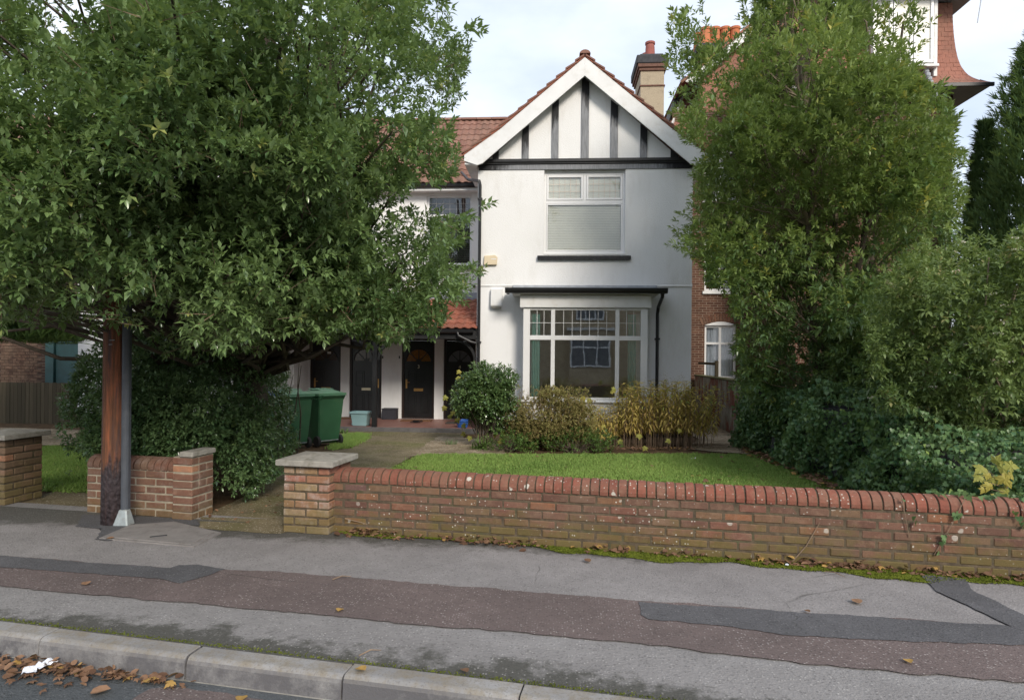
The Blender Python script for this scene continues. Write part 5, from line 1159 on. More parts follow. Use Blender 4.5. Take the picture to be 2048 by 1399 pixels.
def crown_shoots(Cn, R, per, cen, r, keep=None, up=.35, inner=.35, out_w=1.0):
    n = len(Cn); c = np.repeat(Cn, per, 0); rr = np.repeat(R, per, 0); m = len(c); cid = np.repeat(np.arange(n), per)
    d = unit(r.normal(size=(m, 3))); outw = unit(c - cen); d = unit(d + .55*outw)
    P = c + d * (rr * (inner + (1-inner) * r.random(m)**.6))[:, None]
    D = unit(d*.9 + outw*out_w*.6 + np.array([0, 0, up]) + r.normal(size=(m, 3))*.3)
    ok = np.ones(m, bool)
    if keep is not None: ok = keep(P, r)
    return P[ok], D[ok], cid[ok]
def mask(poly, thin=()):
    def f(P, r):
        x, y, z = proj(P); k = inpoly(x + 9*np.sin(y*.085 + x*.021), y + 13*np.sin(x*.047) + 9*np.sin(x*.121 + 1), poly) | (y < -60)
        for pg, pr in thin: k &= ~(inpoly(x, y, pg) & (r.random(len(x)) > pr))
        return k
    return f
def blob_centres(n, cen, rad_, r, lo=.45, keep=None, tries=40):
    out = np.empty((0, 3))
    for _ in range(tries):
        d = unit(r.normal(size=(n*3, 3))); q = cen + d * rad_ * (lo + (1-lo)*r.random(n*3)**.7)[:, None]
        if keep is not None: q = q[keep(q, r)]
        out = np.vstack([out, q])
        if len(out) >= n: break
    return out[:n]
def merge(parts):
    V, T, t = [], [], []; o = 0
    for v, f, a in parts: V.append(v); T.append(f + o); t.append(a); o += len(v)
    return np.vstack(V), np.vstack(T), np.concatenate(t)
def leafobj(name, parts, mat, parent):
    V, T, t = merge(parts); off = np.array(wloc(parent)); return place(name, raw_mesh(name, V - off, T, M[mat], t), parent)
def limb(q, a, b, r0, r1, rr, sag=.1, n=5, sides=6):
    a, b = Vector(a), Vector(b); m = []
    for i in range(n+1):
        t = i/n; p = a.lerp(b, t); w = math.sin(math.pi*t); p += Vector((rr.uniform(-1, 1), rr.uniform(-1, 1), rr.uniform(-.3, 1))) * sag * w * (b-a).length*.35; m.append(p)
    q.tube(m, [r0 + (r1-r0)*i/n for i in range(n+1)], sides); return m

# big evergreen over the wooden pole
r = np.random.default_rng(101); rr = random.Random(101)
CT = atD(400, 300, 8.0); RT = np.array([4.5, 3.1, 3.6])
oak_poly = [(-900, -400), (875, -400), (880, -60), (890, 10), (930, 60), (968, 72), (935, 120), (905, 190), (882, 238), (900, 262), (918, 285), (905, 330), (905, 352), (850, 378), (800, 392), (800, 420), (850, 440), (905, 425), (960, 412), (930, 455), (890, 485), (880, 520), (950, 532), (955, 556), (900, 596), (880, 640), (850, 668), (760, 676), (640, 664), (575, 655), (540, 690), (440, 705), (265, 690), (200, 652), (120, 640), (0, 650), (-900, 660)]
oak_thin = [([(742, 385), (862, 385), (862, 525), (800, 560), (742, 520)], .30), ([(660, 180), (860, 150), (885, 240), (690, 245)], .42), ([(80, -10), (215, -10), (215, 105), (100, 95)], .30), ([(440, 690), (560, 640), (560, 710), (440, 720)], .6)]
keep = mask(oak_poly, oak_thin)
kc = lambda P, q: inpoly(*proj(P)[:2], oak_poly) | (proj(P)[1] < -60)
fr_ = np.array([atD(r.uniform(20, 600), r.uniform(-40, 565), r.uniform(4.75, 5.45)) for _ in range(80)]); f2_ = np.array([atD(r.uniform(540, 920), r.uniform(330, 650), r.uniform(5.9, 7.2)) for _ in range(75)]); f2_ = f2_[kc(f2_, r)]; bg = np.vstack([fr_[:34], f2_[:26], blob_centres(46, CT, RT, r, .80, kc), blob_centres(30, CT + [0, -.4, -.9], RT*[1, 1, .75], r, .80, lambda P, q: kc(P, q) & (P[:, 1] < CT[1] + .6))])   # boughs
bt = r.uniform(-.32, .32, len(bg)); bid = np.repeat(np.arange(len(bg)), 4)
cl = np.repeat(bg, 4, 0) + r.normal(size=(len(bg)*4, 3))*[.42, .42, .20]; nb_ = len(cl)
cl = np.vstack([cl, blob_centres(60, CT, RT*.8, r, .3, kc)])
Rc = r.uniform(.22, .52, len(cl))
tree = thing('evergreen_tree', 'big evergreen tree with glossy dark leaves spreading over the wooden pole', 'tree', (-3.9, 8.3, gz(8.3)))
tb = Vector((-3.95, 8.3, gz(8.3) - .1)); q = MB()
trunk = [tb, tb + Vector((.05, 0, 1.2)), tb + Vector((-.02, -.05, 2.4)), tb + Vector((.15, -.1, 4.0)), tb + Vector((.1, 0, 6.0)), tb + Vector((.0, 0, 8.0))]
q.tube(trunk, [.19, .155, .14, .12, .085, .03], 12); q.build('trunk', M['bark'], tree, smooth=True)
q = MB()
for c in cl:
    zb = min(max(1.7, c[2]*.55 + .5), 7.0); t = (zb + .2)/8.1*5; i = min(4, int(t)); a = trunk[i].lerp(trunk[i+1], t - i)
    if rr.random() < .62 and (inpoly(*proj(np.array([c]))[:2], oak_poly)[0] or c[2] > 6) and proj(np.array([c]))[0][0] < 860: limb(q, a, c, .035, .008, rr, .25, 5, 5)
q.build('branch', M['bark'], tree)
P, D, cid = crown_shoots(cl, Rc, 74, CT, r, keep, .75); ct = r.uniform(.25, .55, len(cl)); ct[:nb_] += bt[bid]; tt = np.clip(ct[cid] + r.uniform(-.25, .25, len(P)), 0, .86); tt[r.random(len(P)) < .018] = 1
S = r.uniform(.55, 1.4, len(P)); fb = P[:, 1] < CT[1] - .3; parts = [shoot_leaves(P[m_], D[m_], S[m_], 8, .059, .026, lf_, tt[m_], r, (18, 78), .085) for m_, lf_ in ((fb, LEAF4), (~fb, LEAF2))]
tw = MB()
leafobj('crown', parts, 'leaf_oak', tree)
q = MB(); sel = r.choice(len(P), 2600, replace=False)
for i in sel: q.tube([P[i] - D[i]*.16, P[i] + D[i]*.08], [.004, .002], 3, False)
q.build('twig', M['twig'], tree, recalc=False)

# lighter broad evergreen in front of the brick villa
r = np.random.default_rng(202); rr = random.Random(202)
CB = atD(1635, 330, 11.3); RB = np.array([2.55, 2.0, 4.3])
bay_poly = [(1515, -400), (1515, -40), (1480, 20), (1440, 60), (1400, 20), (1372, 30), (1345, 60), (1338, 140), (1365, 190), (1335, 215), (1345, 262), (1385, 300), (1430, 312), (1392, 360), (1395, 410), (1338, 448), (1350, 500), (1400, 535), (1450, 560), (1478, 640), (1472, 745), (1500, 830), (1600, 850), (1760, 860), (1850, 680), (1905, 500), (1918, 380), (1900, 240), (1868, 185), (1815, 125), (1850, 70), (1865, 0), (1850, -400)]
bay_thin = [([(1385, 30), (1492, 30), (1492, 105), (1385, 105)], .35), ([(1330, 0), (1515, 0), (1450, 300), (1330, 300)], .40), ([(1715, -60), (1880, -60), (1880, 175), (1735, 125)], .22), ([(1330, 400), (1420, 400), (1420, 560), (1330, 560)], .5)]
keep = mask(bay_poly, bay_thin); kc = lambda P, q: inpoly(*proj(P)[:2], bay_poly) | (proj(P)[1] < -60)
bg = blob_centres(95, CB, RB, r, .72, kc); bt = r.uniform(-.34, .34, len(bg)); bid = np.repeat(np.arange(len(bg)), 4); cl = np.repeat(bg, 4, 0) + r.normal(size=(len(bg)*4, 3))*[.30, .30, .26]; nb_ = len(cl); cl = np.vstack([cl, blob_centres(170, CB, RB*.85, r, .2, kc)]); cl = np.vstack([cl, np.stack([r.uniform(4.15, 5.9, 80), r.uniform(7.6, 11.2, 80), r.uniform(.9, 2.7, 80)], 1)]); Rc = r.uniform(.30, .58, len(cl))
tree = thing('bay_tree', 'tall yellowish green bushy tree in front of the tall brick house', 'tree', (4.9, 11.6, gz(11.6)))
tb = Vector((4.95, 11.6, gz(11.6) - .1)); q = MB(); stems = []
for k in range(5):
    a = 6.28*k/5; top = Vector((tb.x + 1.0*math.cos(a), tb.y + .8*math.sin(a), 5.5 + rr.uniform(0, 2.5))); stems.append(limb(q, tb + Vector((.12*math.cos(a), .12*math.sin(a), 0)), top, .085, .02, rr, .12, 6, 8))
q.build('trunk', M['bark'], tree, smooth=True); q = MB()
for c in cl:
    s_ = min(stems, key=lambda s: (s[3].xy - Vector(c[:2])).length); zc = max(.8, c[2] - .8); a = min(s_, key=lambda p: abs(p.z - zc))
    if rr.random() < .6 and inpoly(*proj(np.array([c + (c - CB)*.12]))[:2], bay_poly)[0] and not (proj(np.array([c]))[1][0] < 200 and abs(proj(np.array([c]))[0][0] - 1600) > 120): limb(q, a, c, .022, .006, rr, .2, 4, 5)
q.build('branch', M['bark_pale'], tree)
P, D, cid = crown_shoots(cl, Rc, 42, CB, r, keep, .75); ct = r.uniform(.25, .6, len(cl)); ct[:nb_] += bt[bid]; tt = np.clip(ct[cid] + r.uniform(-.22, .22, len(P)), 0, .88); tt[r.random(len(P)) < .03] = 1
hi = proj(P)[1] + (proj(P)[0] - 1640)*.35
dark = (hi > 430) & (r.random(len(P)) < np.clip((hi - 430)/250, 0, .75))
S = r.uniform(.8, 1.25, len(P))
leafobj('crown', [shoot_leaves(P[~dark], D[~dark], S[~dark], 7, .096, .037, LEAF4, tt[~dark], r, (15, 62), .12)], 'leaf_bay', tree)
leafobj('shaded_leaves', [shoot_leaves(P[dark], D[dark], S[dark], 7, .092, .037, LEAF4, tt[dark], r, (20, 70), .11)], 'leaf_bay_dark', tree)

# conifers at the right-hand edge and the dark yew beyond the wooden pole
def conifer(name, label, base, h, rad0, n, seed, mat='leaf_conifer', lean=0, skirt=.05, group=None):
    r = np.random.default_rng(seed); t = thing(name, label, 'tree', base, 0, group); b = np.array(base)
    MB().tube([b + (0, 0, -.1), b + (lean*.5, 0, h*.5), b + (lean, 0, h*.97)], [.16, .09, .015], 8).build('trunk', M['bark'], t)
    u = r.random(n)**1.25; z = skirt*h + u*h*(1-skirt); a = r.uniform(0, 6.28, n); lob = 1 + .22*np.sin(a*3 + z*1.4) + .15*np.sin(a*5 - z*2.3)
    R = rad0 * (1 - (z/h)**1.6)**.8 * lob * r.uniform(.55, 1.08, n) + .03
    P = b + np.stack([R*np.cos(a) + lean*z/h, R*np.sin(a), z], 1); D = unit(np.stack([np.cos(a)*.55, np.sin(a)*.55, r.uniform(.5, 1.2, n)], 1) + r.normal(size=(n, 3))*.18)
    leafobj('crown', [shoot_leaves(P, D, r.uniform(.7, 1.3, n), 5, .20, .035, LEAF2, r.random(n)*.9, r, (8, 32), .10)], mat, t)
    return t
p = atD(2105, 700, 15.5); conifer('conifer', 'tall dark conifer beside the pale sky at the garden corner', (p[0], p[1], GZ), 10.6, 2.0, 15000, 5, lean=.1)
p = atD(1968, 700, 17.5); conifer('conifer', 'smaller dark conifer next to the taller conifer', (p[0], p[1], GZ), 8.1, .75, 4500, 6)
p = atD(-60, 600, 12.0); conifer('yew_tree', 'dark dense yew standing in front of the brown brick wall, left of the wooden pole', (p[0], p[1], gz(12)), 5.2, 1.9, 13000, 7, skirt=.36)

# dark hedge behind the short wall, running back beside the drive
r = np.random.default_rng(303); rr = random.Random(303)
hedge = thing('hedge', 'dark glossy holly hedge above the short brick wall, along the drive', 'hedge', (-4.2, 7.5, 0))
cl, Rc = [], []
for k in range(210):
    y = r.uniform(6.55, 10.6); f = (y - 6.4)/4.2; xl, xr = -5.05 - 1.3*f, -3.42 - .55*f; ztop = 1.25 + .55*min(1, f*2.2) + .15*math.sin(y*3)
    x = r.uniform(xl, xr); z = ztop * r.random()**.55 * .92 + .12; cl.append((x, y, z + gz(y)*.7)); Rc.append(r.uniform(.20, .36))
for k in range(75): y = r.uniform(7.4, 9.6); cl.append((r.uniform(-5.6, -3.75), y, r.uniform(1.5, 2.25))); Rc.append(r.uniform(.2, .34))
for k in range(46): x = r.uniform(-4.7, -3.45); cl.append((x, r.uniform(6.42, 6.6), r.uniform(.55, 1.15))); Rc.append(r.uniform(.14, .24))
for k in range(26): y = r.uniform(6.5, 8.2); cl.append((-3.32 - .05*(y-6.5), y, r.uniform(.15, .9))); Rc.append(r.uniform(.14, .22))
for k in range(24): cl.append((r.uniform(-5.35, -4.75), r.uniform(6.7, 7.6), r.uniform(.30, 1.5))); Rc.append(r.uniform(.14, .26))
cl, Rc = np.array(cl), np.array(Rc)
hp = [(122, 1000), (128, 800), (165, 720), (205, 690), (270, 640), (400, 560), (548, 640), (566, 720), (578, 800), (612, 900), (570, 1000), (520, 1010), (430, 1045), (405, 1045), (405, 890), (350, 905), (250, 930), (160, 915)]
P, D, cid = crown_shoots(cl, Rc, 38, np.array([-4.3, 8.4, .6]), r, lambda P, q: inpoly(*proj(P)[:2], hp), .4, .5); ct = r.uniform(.1, .7, len(cl)); tt = np.clip(ct[cid] + r.uniform(-.2, .25, len(P)), 0, .88); tt[r.random(len(P)) < .015] = 1
leafobj('foliage', [shoot_leaves(P, D, r.uniform(.8, 1.2, len(P)), 7, .050, .026, LEAF4, tt, r, (25, 75), .07)], 'leaf_holly', hedge)
q = MB()
for k in range(60):
    y = r.uniform(6.7, 10.4); f = (y - 6.4)/4.2; x = r.uniform(-4.95 - 1.2*f, -3.6 - .5*f); limb(q, (x, y, gz(y) - .05), (x + rr.uniform(-.3, .3), y + rr.uniform(-.2, .2), rr.uniform(.8, 1.7)), .018, .005, rr, .15, 4, 5)
q.build('stem', M['bark'], hedge)

# ivy over the boundary on the right
r = np.random.default_rng(404)
ivy = thing('ivy_hedge', 'thick bank of dark ivy along the edge of the lawn', 'hedge', (4.2, 9, 0))
def ivy_leaves(n, f, r):
    P, N = f(n); t = r.random(n); D = unit(np.stack([N[:, 0]*.35, N[:, 1]*.35, -np.ones(n)*.9], 1) + r.normal(size=(n, 3))*.38)
    x = unit(np.cross(D, N)); roll = np.zeros(n)
    # roll so that the blade faces outwards
    B = basis(D, roll, r); roll = np.arctan2(np.einsum('ni,ni->n', B[:, :, 0], -N)*1.0, np.einsum('ni,ni->n', B[:, :, 2], N)) + r.normal(size=n)*.45
    L = r.uniform(.036, .072, n)*np.where(P[:, 1] < 7.2, .78, 1); tt = np.clip(r.uniform(.0, .85, n), 0, .86); tt[r.random(n) < .012] = 1
    return leaves(IVY, P, D, L, L*1.05, -roll, tt, r)
def bump3(y, z): return .16*np.sin(y*2.3 + z*3.1) + .10*np.sin(y*5.1 - z*4.3 + 1) + .07*np.sin(y*9.7 + z*8.0)
def ivy_top(y): return 1.12 + .10*np.sin(y*2.0) + .12*np.sin(y*.9 + 1) - .42*np.clip((9.2 - y)/2.5, 0, 1)
def side(n):
    y = r.uniform(5.45, 13.6, n); z = r.random(n)*ivy_top(y); lean = .18*(z/1.2); x = 3.70 + .02*(y - 9) + bump3(y, z)*.8 - lean*.3 + r.normal(size=n)*.05
    return np.stack([x, y, z + np.array([gz(v) for v in y])*.9], 1), unit(np.stack([-np.ones(n), -.25 + 0*y, .35 + .2*bump3(y, z)], 1))
def top(n):
    y = r.uniform(5.45, 13.6, n); x = r.uniform(3.7, 5.4, n); z = ivy_top(y) + bump3(y, x)*.6 + .12*np.minimum(1, (x - 3.7)) ; return np.stack([x, y, z], 1), unit(np.stack([-.4 + 0*x, -.4 + 0*x, np.ones(n)], 1))
def front(n):
    x = r.uniform(3.6, 5.8, n); z = r.uniform(.1, .74, n); y = 5.55 - .135*(x - 3.6) + .1*bump3(x*2, z) + r.normal(size=n)*.04; return np.stack([x, y, z], 1), unit(np.stack([-.3 + 0*x, -np.ones(n), .4 + 0*x], 1))
def near(n):
    x = r.uniform(3.55, 5.9, n); y = r.uniform(5.35, 7.3, n); z = .30 + .55*r.random(n)**.7 + .12*np.sin(x*5 + y*3); return np.stack([x, y, z], 1), unit(np.stack([-.4 + 0*x, -.8 + 0*x, .7 + 0*x], 1))
leafobj('foliage', [ivy_leaves(5200, near, r), ivy_leaves(19000, side, r), ivy_leaves(9000, top, r), ivy_leaves(7000, front, r)], 'leaf_ivy', ivy)
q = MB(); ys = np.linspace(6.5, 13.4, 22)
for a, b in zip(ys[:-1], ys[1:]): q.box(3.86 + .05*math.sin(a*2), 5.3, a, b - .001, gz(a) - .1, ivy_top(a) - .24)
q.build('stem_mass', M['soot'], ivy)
# ivy trails over the end of the brick wall
def trail(n):
    s = r.uniform(0, 1, n); x = 2.9 + 1.6*s; y = edge_y(x) + r.uniform(.02, .2, n); z = .575 + r.uniform(0, .03, n); return np.stack([x, y, z], 1), unit(np.stack([0*x, -.5 + 0*x, np.ones(n)], 1))
def trail2(n):
    k = r.integers(0, 4, n); s = r.random(n); x0 = np.array([2.62, 3.05, 3.32, 3.7])[k]; ln = np.array([.22, .40, .18, .3])[k]; x = x0 + (.12*s*np.array([1, -1.6, 1, .5])[k]) + r.normal(size=n)*.012; z = .56 - ln*s; y = edge_y(x) - .02 - .012*r.random(n); return np.stack([x, y, z], 1), unit(np.stack([0*x, -np.ones(n), .3 + 0*x], 1))
tr = thing('ivy_trails', 'ivy runners trailing over the coping at the ivy end of the brick wall', 'ivy', (3.3, edge_y(3.3), .57))
leafobj('foliage', [ivy_leaves(130, trail, r), ivy_leaves(26, trail2, r)], 'leaf_ivy', tr)
q = MB()
for x, l, dx in ((2.62, .3, .06), (3.05, .42, -.2), (3.4, .25, .1), (3.75, .3, .05)): q.tube([(x, edge_y(x) - .016, .575), (x + dx*.5, edge_y(x + dx*.5) - .02, .56 - l*.5), (x + dx, edge_y(x + dx) - .012, .56 - l)], .003, 4)
q.build('runner', M['twig'], tr)

# flowering shrub above the ivy
r = np.random.default_rng(505); rr = random.Random(505)
CV = atD(1995, 690, 7.2); RV = np.array([1.6, 1.15, 1.4])
vp = [(1735, 640), (1765, 560), (1810, 535), (1850, 485), (1900, 505), (1935, 475), (2000, 490), (2048, 455), (2600, 400), (2600, 930), (2048, 900), (1950, 880), (1850, 905), (1790, 850), (1735, 820), (1745, 720)]
cl = np.vstack([blob_centres(150, CV, RV, r, .6, lambda P, q: inpoly(*proj(P)[:2], vp)), blob_centres(40, CV, RV*.7, r, .1, lambda P, q: inpoly(*proj(P)[:2], vp))]); Rc = r.uniform(.16, .30, len(cl))
vib = thing('viburnum', 'leafy shrub with small pale flower heads growing over the ivy', 'shrub', (CV[0], CV[1], gz(CV[1])))
P, D, cid = crown_shoots(cl, Rc, 44, CV, r, lambda P, q: inpoly(*proj(P)[:2], vp), .4); ct = r.uniform(.15, .8, len(cl)); tt = np.clip(ct[cid] + r.uniform(-.2, .2, len(P)), 0, .88); tt[r.random(len(P)) < .03] = 1
leafobj('foliage', [shoot_leaves(P, D, r.uniform(.8, 1.2, len(P)), 7, .060, .028, LEAF4, tt, r, (30, 85), .07)], 'leaf_viburnum', vib)
front_ = np.argsort(P[:, 1] + r.random(len(P))*.8)[:2600]; sel = r.choice(front_, 95, replace=False); fp = np.repeat(P[sel] + D[sel]*.07, 14, 0) + r.normal(size=(95*14, 3))*[.022, .022, .008]
leafobj('flower', [leaves(LEAF2, fp, unit(r.normal(size=(len(fp), 3))*.6 + [0, -.3, .8]), np.full(len(fp), .014), np.full(len(fp), .016), r.uniform(0, 6, len(fp)), np.repeat(np.clip(r.normal(.8, .25, 95), 0, 1), 14), r)], 'flower', vib)
q = MB()
for k in range(14): a = Vector((CV[0] + rr.uniform(-.4, .5), CV[1] + rr.uniform(-.3, .3), gz(CV[1]) - .1)); limb(q, a, cl[rr.randrange(len(cl))], .022, .006, rr, .15, 5, 6)
for (pa, pb) in (((2052, 905), (2012, 790)), ((2012, 790), (1978, 740)), ((2030, 900), (2003, 812)), ((2045, 880), (2056, 800))): limb(q, atD(*pa, 7.0), atD(*pb, 7.05), .010, .006, rr, .03, 4, 6)
q.build('stem', M['bark_pale'], vib)

# sycamore seedling with yellow leaves behind the wall
r = np.random.default_rng(606); rr = random.Random(606)
syc = thing('sycamore_sapling', 'small sapling with large yellow lobed leaves against the dark ivy', 'sapling', (3.52, 5.30, 0))
yl = MB(); yl.add([tuple(v) for v in MAPLE[0]], [tuple(t) for t in MAPLE[1]]); yme = yl.mesh('leaf', M['leaf_yellow'], recalc=False)
def set_tint(me, v):
    a = me.attributes.new('tint', 'FLOAT', 'POINT'); a.data.foreach_set('value', [v]*len(me.vertices))
set_tint(yme, .55); yme2 = yme.copy(); yme2.attributes['tint'].data.foreach_set('value', [.95]*len(yme2.vertices))
def big_leaf(par, tip, size, dirv, face, me):
    y = unit(np.array([dirv]))[0]; z = np.array(face) - y*np.dot(face, y); z = z/np.linalg.norm(z); x = np.cross(y, z); Rm = Matrix((x, y, z)).transposed()
    o = place('leaf', me, par, Vector(tip) - wloc(par)); o.rotation_euler = Rm.to_euler(); o.scale = (size, size, size); return o
q = MB(); b0 = Vector((3.52, 5.30, 0)); limb(q, b0, b0 + Vector((.0, -.02, .66)), .006, .003, rr, .02, 4, 5)
for px, py, sz, dx, dz in ((1968, 934, .155, -.7, -.35), (1990, 926, .13, .1, .5), (2012, 930, .145, .8, -.1), (1962, 952, .12, -.9, -.5), (2002, 950, .16, .5, -.7), (1978, 965, .12, -.3, -.9), (2006, 975, .13, .3, -.9), (1990, 988, .10, -.1, -1), (1998, 938, .12, .3, .2), (1975, 945, .10, -.2, -.8), (2016, 945, .11, .6, -.8), (1985, 953, .11, .1, -.7), (1968, 975, .09, -.5, -.8), (2014, 962, .10, .5, -.9)):
    p = onY(px, py, 5.24 + rr.uniform(-.04, .04)); big_leaf(syc, p, sz*.62, (dx, -.25, dz), (rr.uniform(-.5, .5), -.75, rr.uniform(.2, .9)), yme if rr.random() < .6 else yme2); q.tube([b0 + Vector((0, -.02, min(.62, max(.35, p[2] - .05)))), Vector(p)], .0022, 4)
q.build('stem', M['twig'], syc)

# border under the bay window
r = np.random.default_rng(707); rr = random.Random(707)
def shrub(name, label, px, py, rad_, zc, mat, n, per, L, W, k, seed, up=.3, leaf=LEAF4, ymax=None, spread=(25, 80), inner=.45, cr=(.16, .28)):
    r = np.random.default_rng(seed); rr = random.Random(seed); p = onG(px, py); base = np.array([p[0], p[1], gz(p[1])]); cen = base + [0, 0, zc]; t = thing(name, label, 'shrub', base)
    cl = blob_centres(n, cen, np.array(rad_), r, .35); cl[:, 2] = np.maximum(cl[:, 2], base[2] + .12); Rc = r.uniform(*cr, n)
    P, D, cid = crown_shoots(cl, Rc, per, cen, r, lambda P, q: P[:, 2] > base[2] + .02, up, inner); ct = r.uniform(.1, .8, n); tt = np.clip(ct[cid] + r.uniform(-.2, .25, len(P)), 0, .88); tt[r.random(len(P)) < .04] = 1
    leafobj('foliage', [shoot_leaves(P, D, r.uniform(.75, 1.25, len(P)), k, L, W, leaf, tt, r, spread, L*1.1)], mat, t)
    q = MB()
    for c in cl[:40]: limb(q, base + [rr.uniform(-.08, .08), rr.uniform(-.06, .06), -.04], c, .014, .004, rr, .15, 4, 5)
    q.build('stem', M['bark'], t); return t, cl, base
shrub('camellia', 'round glossy green shrub at the corner of the porch step', 972, 893, (.52, .45, .50), .95, 'leaf_camellia', 60, 34, .066, .038, 6, 11, .35)
sh, cl, bs = shrub('brown_shrub', 'loose shrub turning brown below the bay window, next to the glossy round shrub', 1100, 896, (.80, .45, .48), .52, 'leaf_brown', 130, 56, .030, .018, 7, 12, .5)
q = MB()
for k in range(60):
    a = bs + [rr.uniform(-.6, .6), rr.uniform(-.3, .3), .5]; limb(q, a, a + [rr.uniform(-.2, .2), rr.uniform(-.1, .1), rr.uniform(.35, .75)], .004, .0015, rr, .1, 4, 4)
q.build('twig', M['twig'], sh)
P_ = np.array([bs + [rr.uniform(-.75, .75), rr.uniform(-.3, .3), rr.uniform(.7, 1.15)] for k in range(260)]); leafobj('sparse_leaf', [shoot_leaves(P_, unit(r.normal(size=P_.shape)*.5 + [0, 0, 1]), r.uniform(.7, 1.2, 260), 5, .026, .014, LEAF4, r.random(260), r, (20, 70), .06)], 'leaf_brown', sh)
shrub('green_shrub', 'low fresh green growth at the foot of the brown shrub', 1150, 902, (.75, .22, .16), .16, 'leaf_fresh', 36, 22, .035, .022, 5, 13, .5)
shrub('ground_cover', 'small leafy green cover along the border between the long-leaved clumps', 1020, 902, (.35, .2, .10), .10, 'leaf_fresh', 16, 20, .04, .028, 5, 14, .5)
# tall yellowing perennials
gp = onG(1300, 893); gb = np.array([gp[0], gp[1], gz(gp[1])])
gr = thing('goldenrod', 'stand of tall stems with drooping narrow yellow leaves and dry seed heads', 'plant', gb)
stems_, Pl, Dl, Ll, tl = MB(), [], [], [], []; seeds = []
for k in range(240):
    x = gb[0] + r.uniform(-1.12, 1.22); y = gb[1] + r.uniform(-.15, .75); f = (x - gb[0] + 1.12)/2.3; h = (.95 + .28*math.sin(f*2.6)) * r.uniform(.80, 1.12); h *= .72 if f < .25 else 1; lean = np.array([r.normal()*.06 + .16*(f > .88), -.02 + r.normal()*.05, 0])
    zb = gz(y); pts = [np.array([x, y, zb - .02]) + lean*t*t*h*1.4 + [0, 0, h*t] for t in (0, .35, .7, 1)]; stems_.tube(pts, [.005, .0045, .004, .002], 4, False)
    nl = int(24*h)
    for j in range(nl):
        t = .30 + .68*j/nl; a = 2.4*j + r.uniform(-.4, .4); p = np.array([x, y, zb]) + lean*t*t*h*1.4 + [0, 0, h*t]; dr = -.35 - 1.2*(1 - t) + r.normal()*.25
        Pl.append(p); Dl.append((math.cos(a), math.sin(a), dr if t < .85 else .35)); Ll.append(r.uniform(.10, .17)*(1.1 - .35*t)); tl.append(np.clip(.10 + .55*t + .25*(f > .85)*r.random() + r.normal()*.18 + (.35 if r.random() < .15 else 0), 0, 1))
    if r.random() < .30: seeds.append(pts[-1])
Pl, Dl, Ll, tl = np.array(Pl), unit(np.array(Dl)), np.array(Ll), np.array(tl)
stems_.build('stem', M['twig'], gr, recalc=False); leafobj('foliage', [leaves(LEAF4, Pl, Dl, Ll, Ll*.25, r.uniform(-.6, .6, len(Pl)), tl, r)], 'leaf_golden', gr)
sd = np.repeat(np.array(seeds), 40, 0) + r.normal(size=(len(seeds)*40, 3))*[.035, .035, .06] + [0, 0, .03]; leafobj('seed_head', [leaves(LEAF2, sd, unit(r.normal(size=sd.shape) + [0, 0, .4]), r.uniform(.012, .03, len(sd)), np.full(len(sd), .006), r.uniform(0, 6, len(sd)), r.random(len(sd))*.35, r)], 'leaf_brown', gr)
# yellow vine leaves round the shrubs
def vine(label, spots, seed):
    rr = random.Random(seed); p0 = onG(spots[0][0], 896); t = thing('vine', label, 'vine', (p0[0], p0[1], gz(p0[1]))); q = MB(); prev = Vector((p0[0], p0[1], gz(p0[1])))
    for px, py, s_, Y in sorted(spots, key=lambda s: -s[1]):
        p = Vector(onY(px, py, Y)); big_leaf(t, p, s_, (rr.uniform(-.8, .8), -.2, rr.uniform(-1, -.1)), (rr.uniform(-.4, .4), -.8, rr.uniform(.2, .8)), yme if rr.random() < .6 else yme2); q.tube([p + Vector((rr.uniform(-.05, .05), .05, -.16)), p + Vector((0, .02, -.06)), p], .003, 4)
    q.build('stem', M['twig'], t)
vine('yellow lobed vine leaves behind the round glossy shrub, by door 4', [(920, 741, .10, 13.6), (914, 754, .11, 13.62), (930, 752, .11, 13.58), (893, 792, .12, 13.5), (905, 798, .12, 13.48), (890, 812, .12, 13.5), (908, 822, .12, 13.45), (898, 830, .10, 13.5), (914, 836, .12, 13.42), (925, 848, .12, 13.3), (930, 866, .10, 13.0)], 1)
vine('bright yellow vine leaves low in front of the round glossy shrub', [(983, 856, .09, 12.5), (997, 850, .10, 12.5), (1008, 862, .11, 12.45), (990, 866, .09, 12.4), (1003, 876, .10, 12.4), (995, 884, .09, 12.35), (940, 872, .10, 12.5)], 2)
vine('yellow green vine leaves between the brown shrub and the tall yellow plants', [(1165, 793, .12, 12.7), (1178, 797, .11, 12.72), (1162, 805, .12, 12.68), (1170, 815, .11, 12.7), (1165, 826, .11, 12.66), (1230, 776, .10, 12.8), (1222, 782, .09, 12.8), (1204, 850, .09, 12.4), (1278, 868, .11, 12.3), (1340, 880, .10, 12.3), (1360, 858, .09, 12.3), (1292, 893, .10, 12.1), (1238, 880, .10, 12.2)], 3)
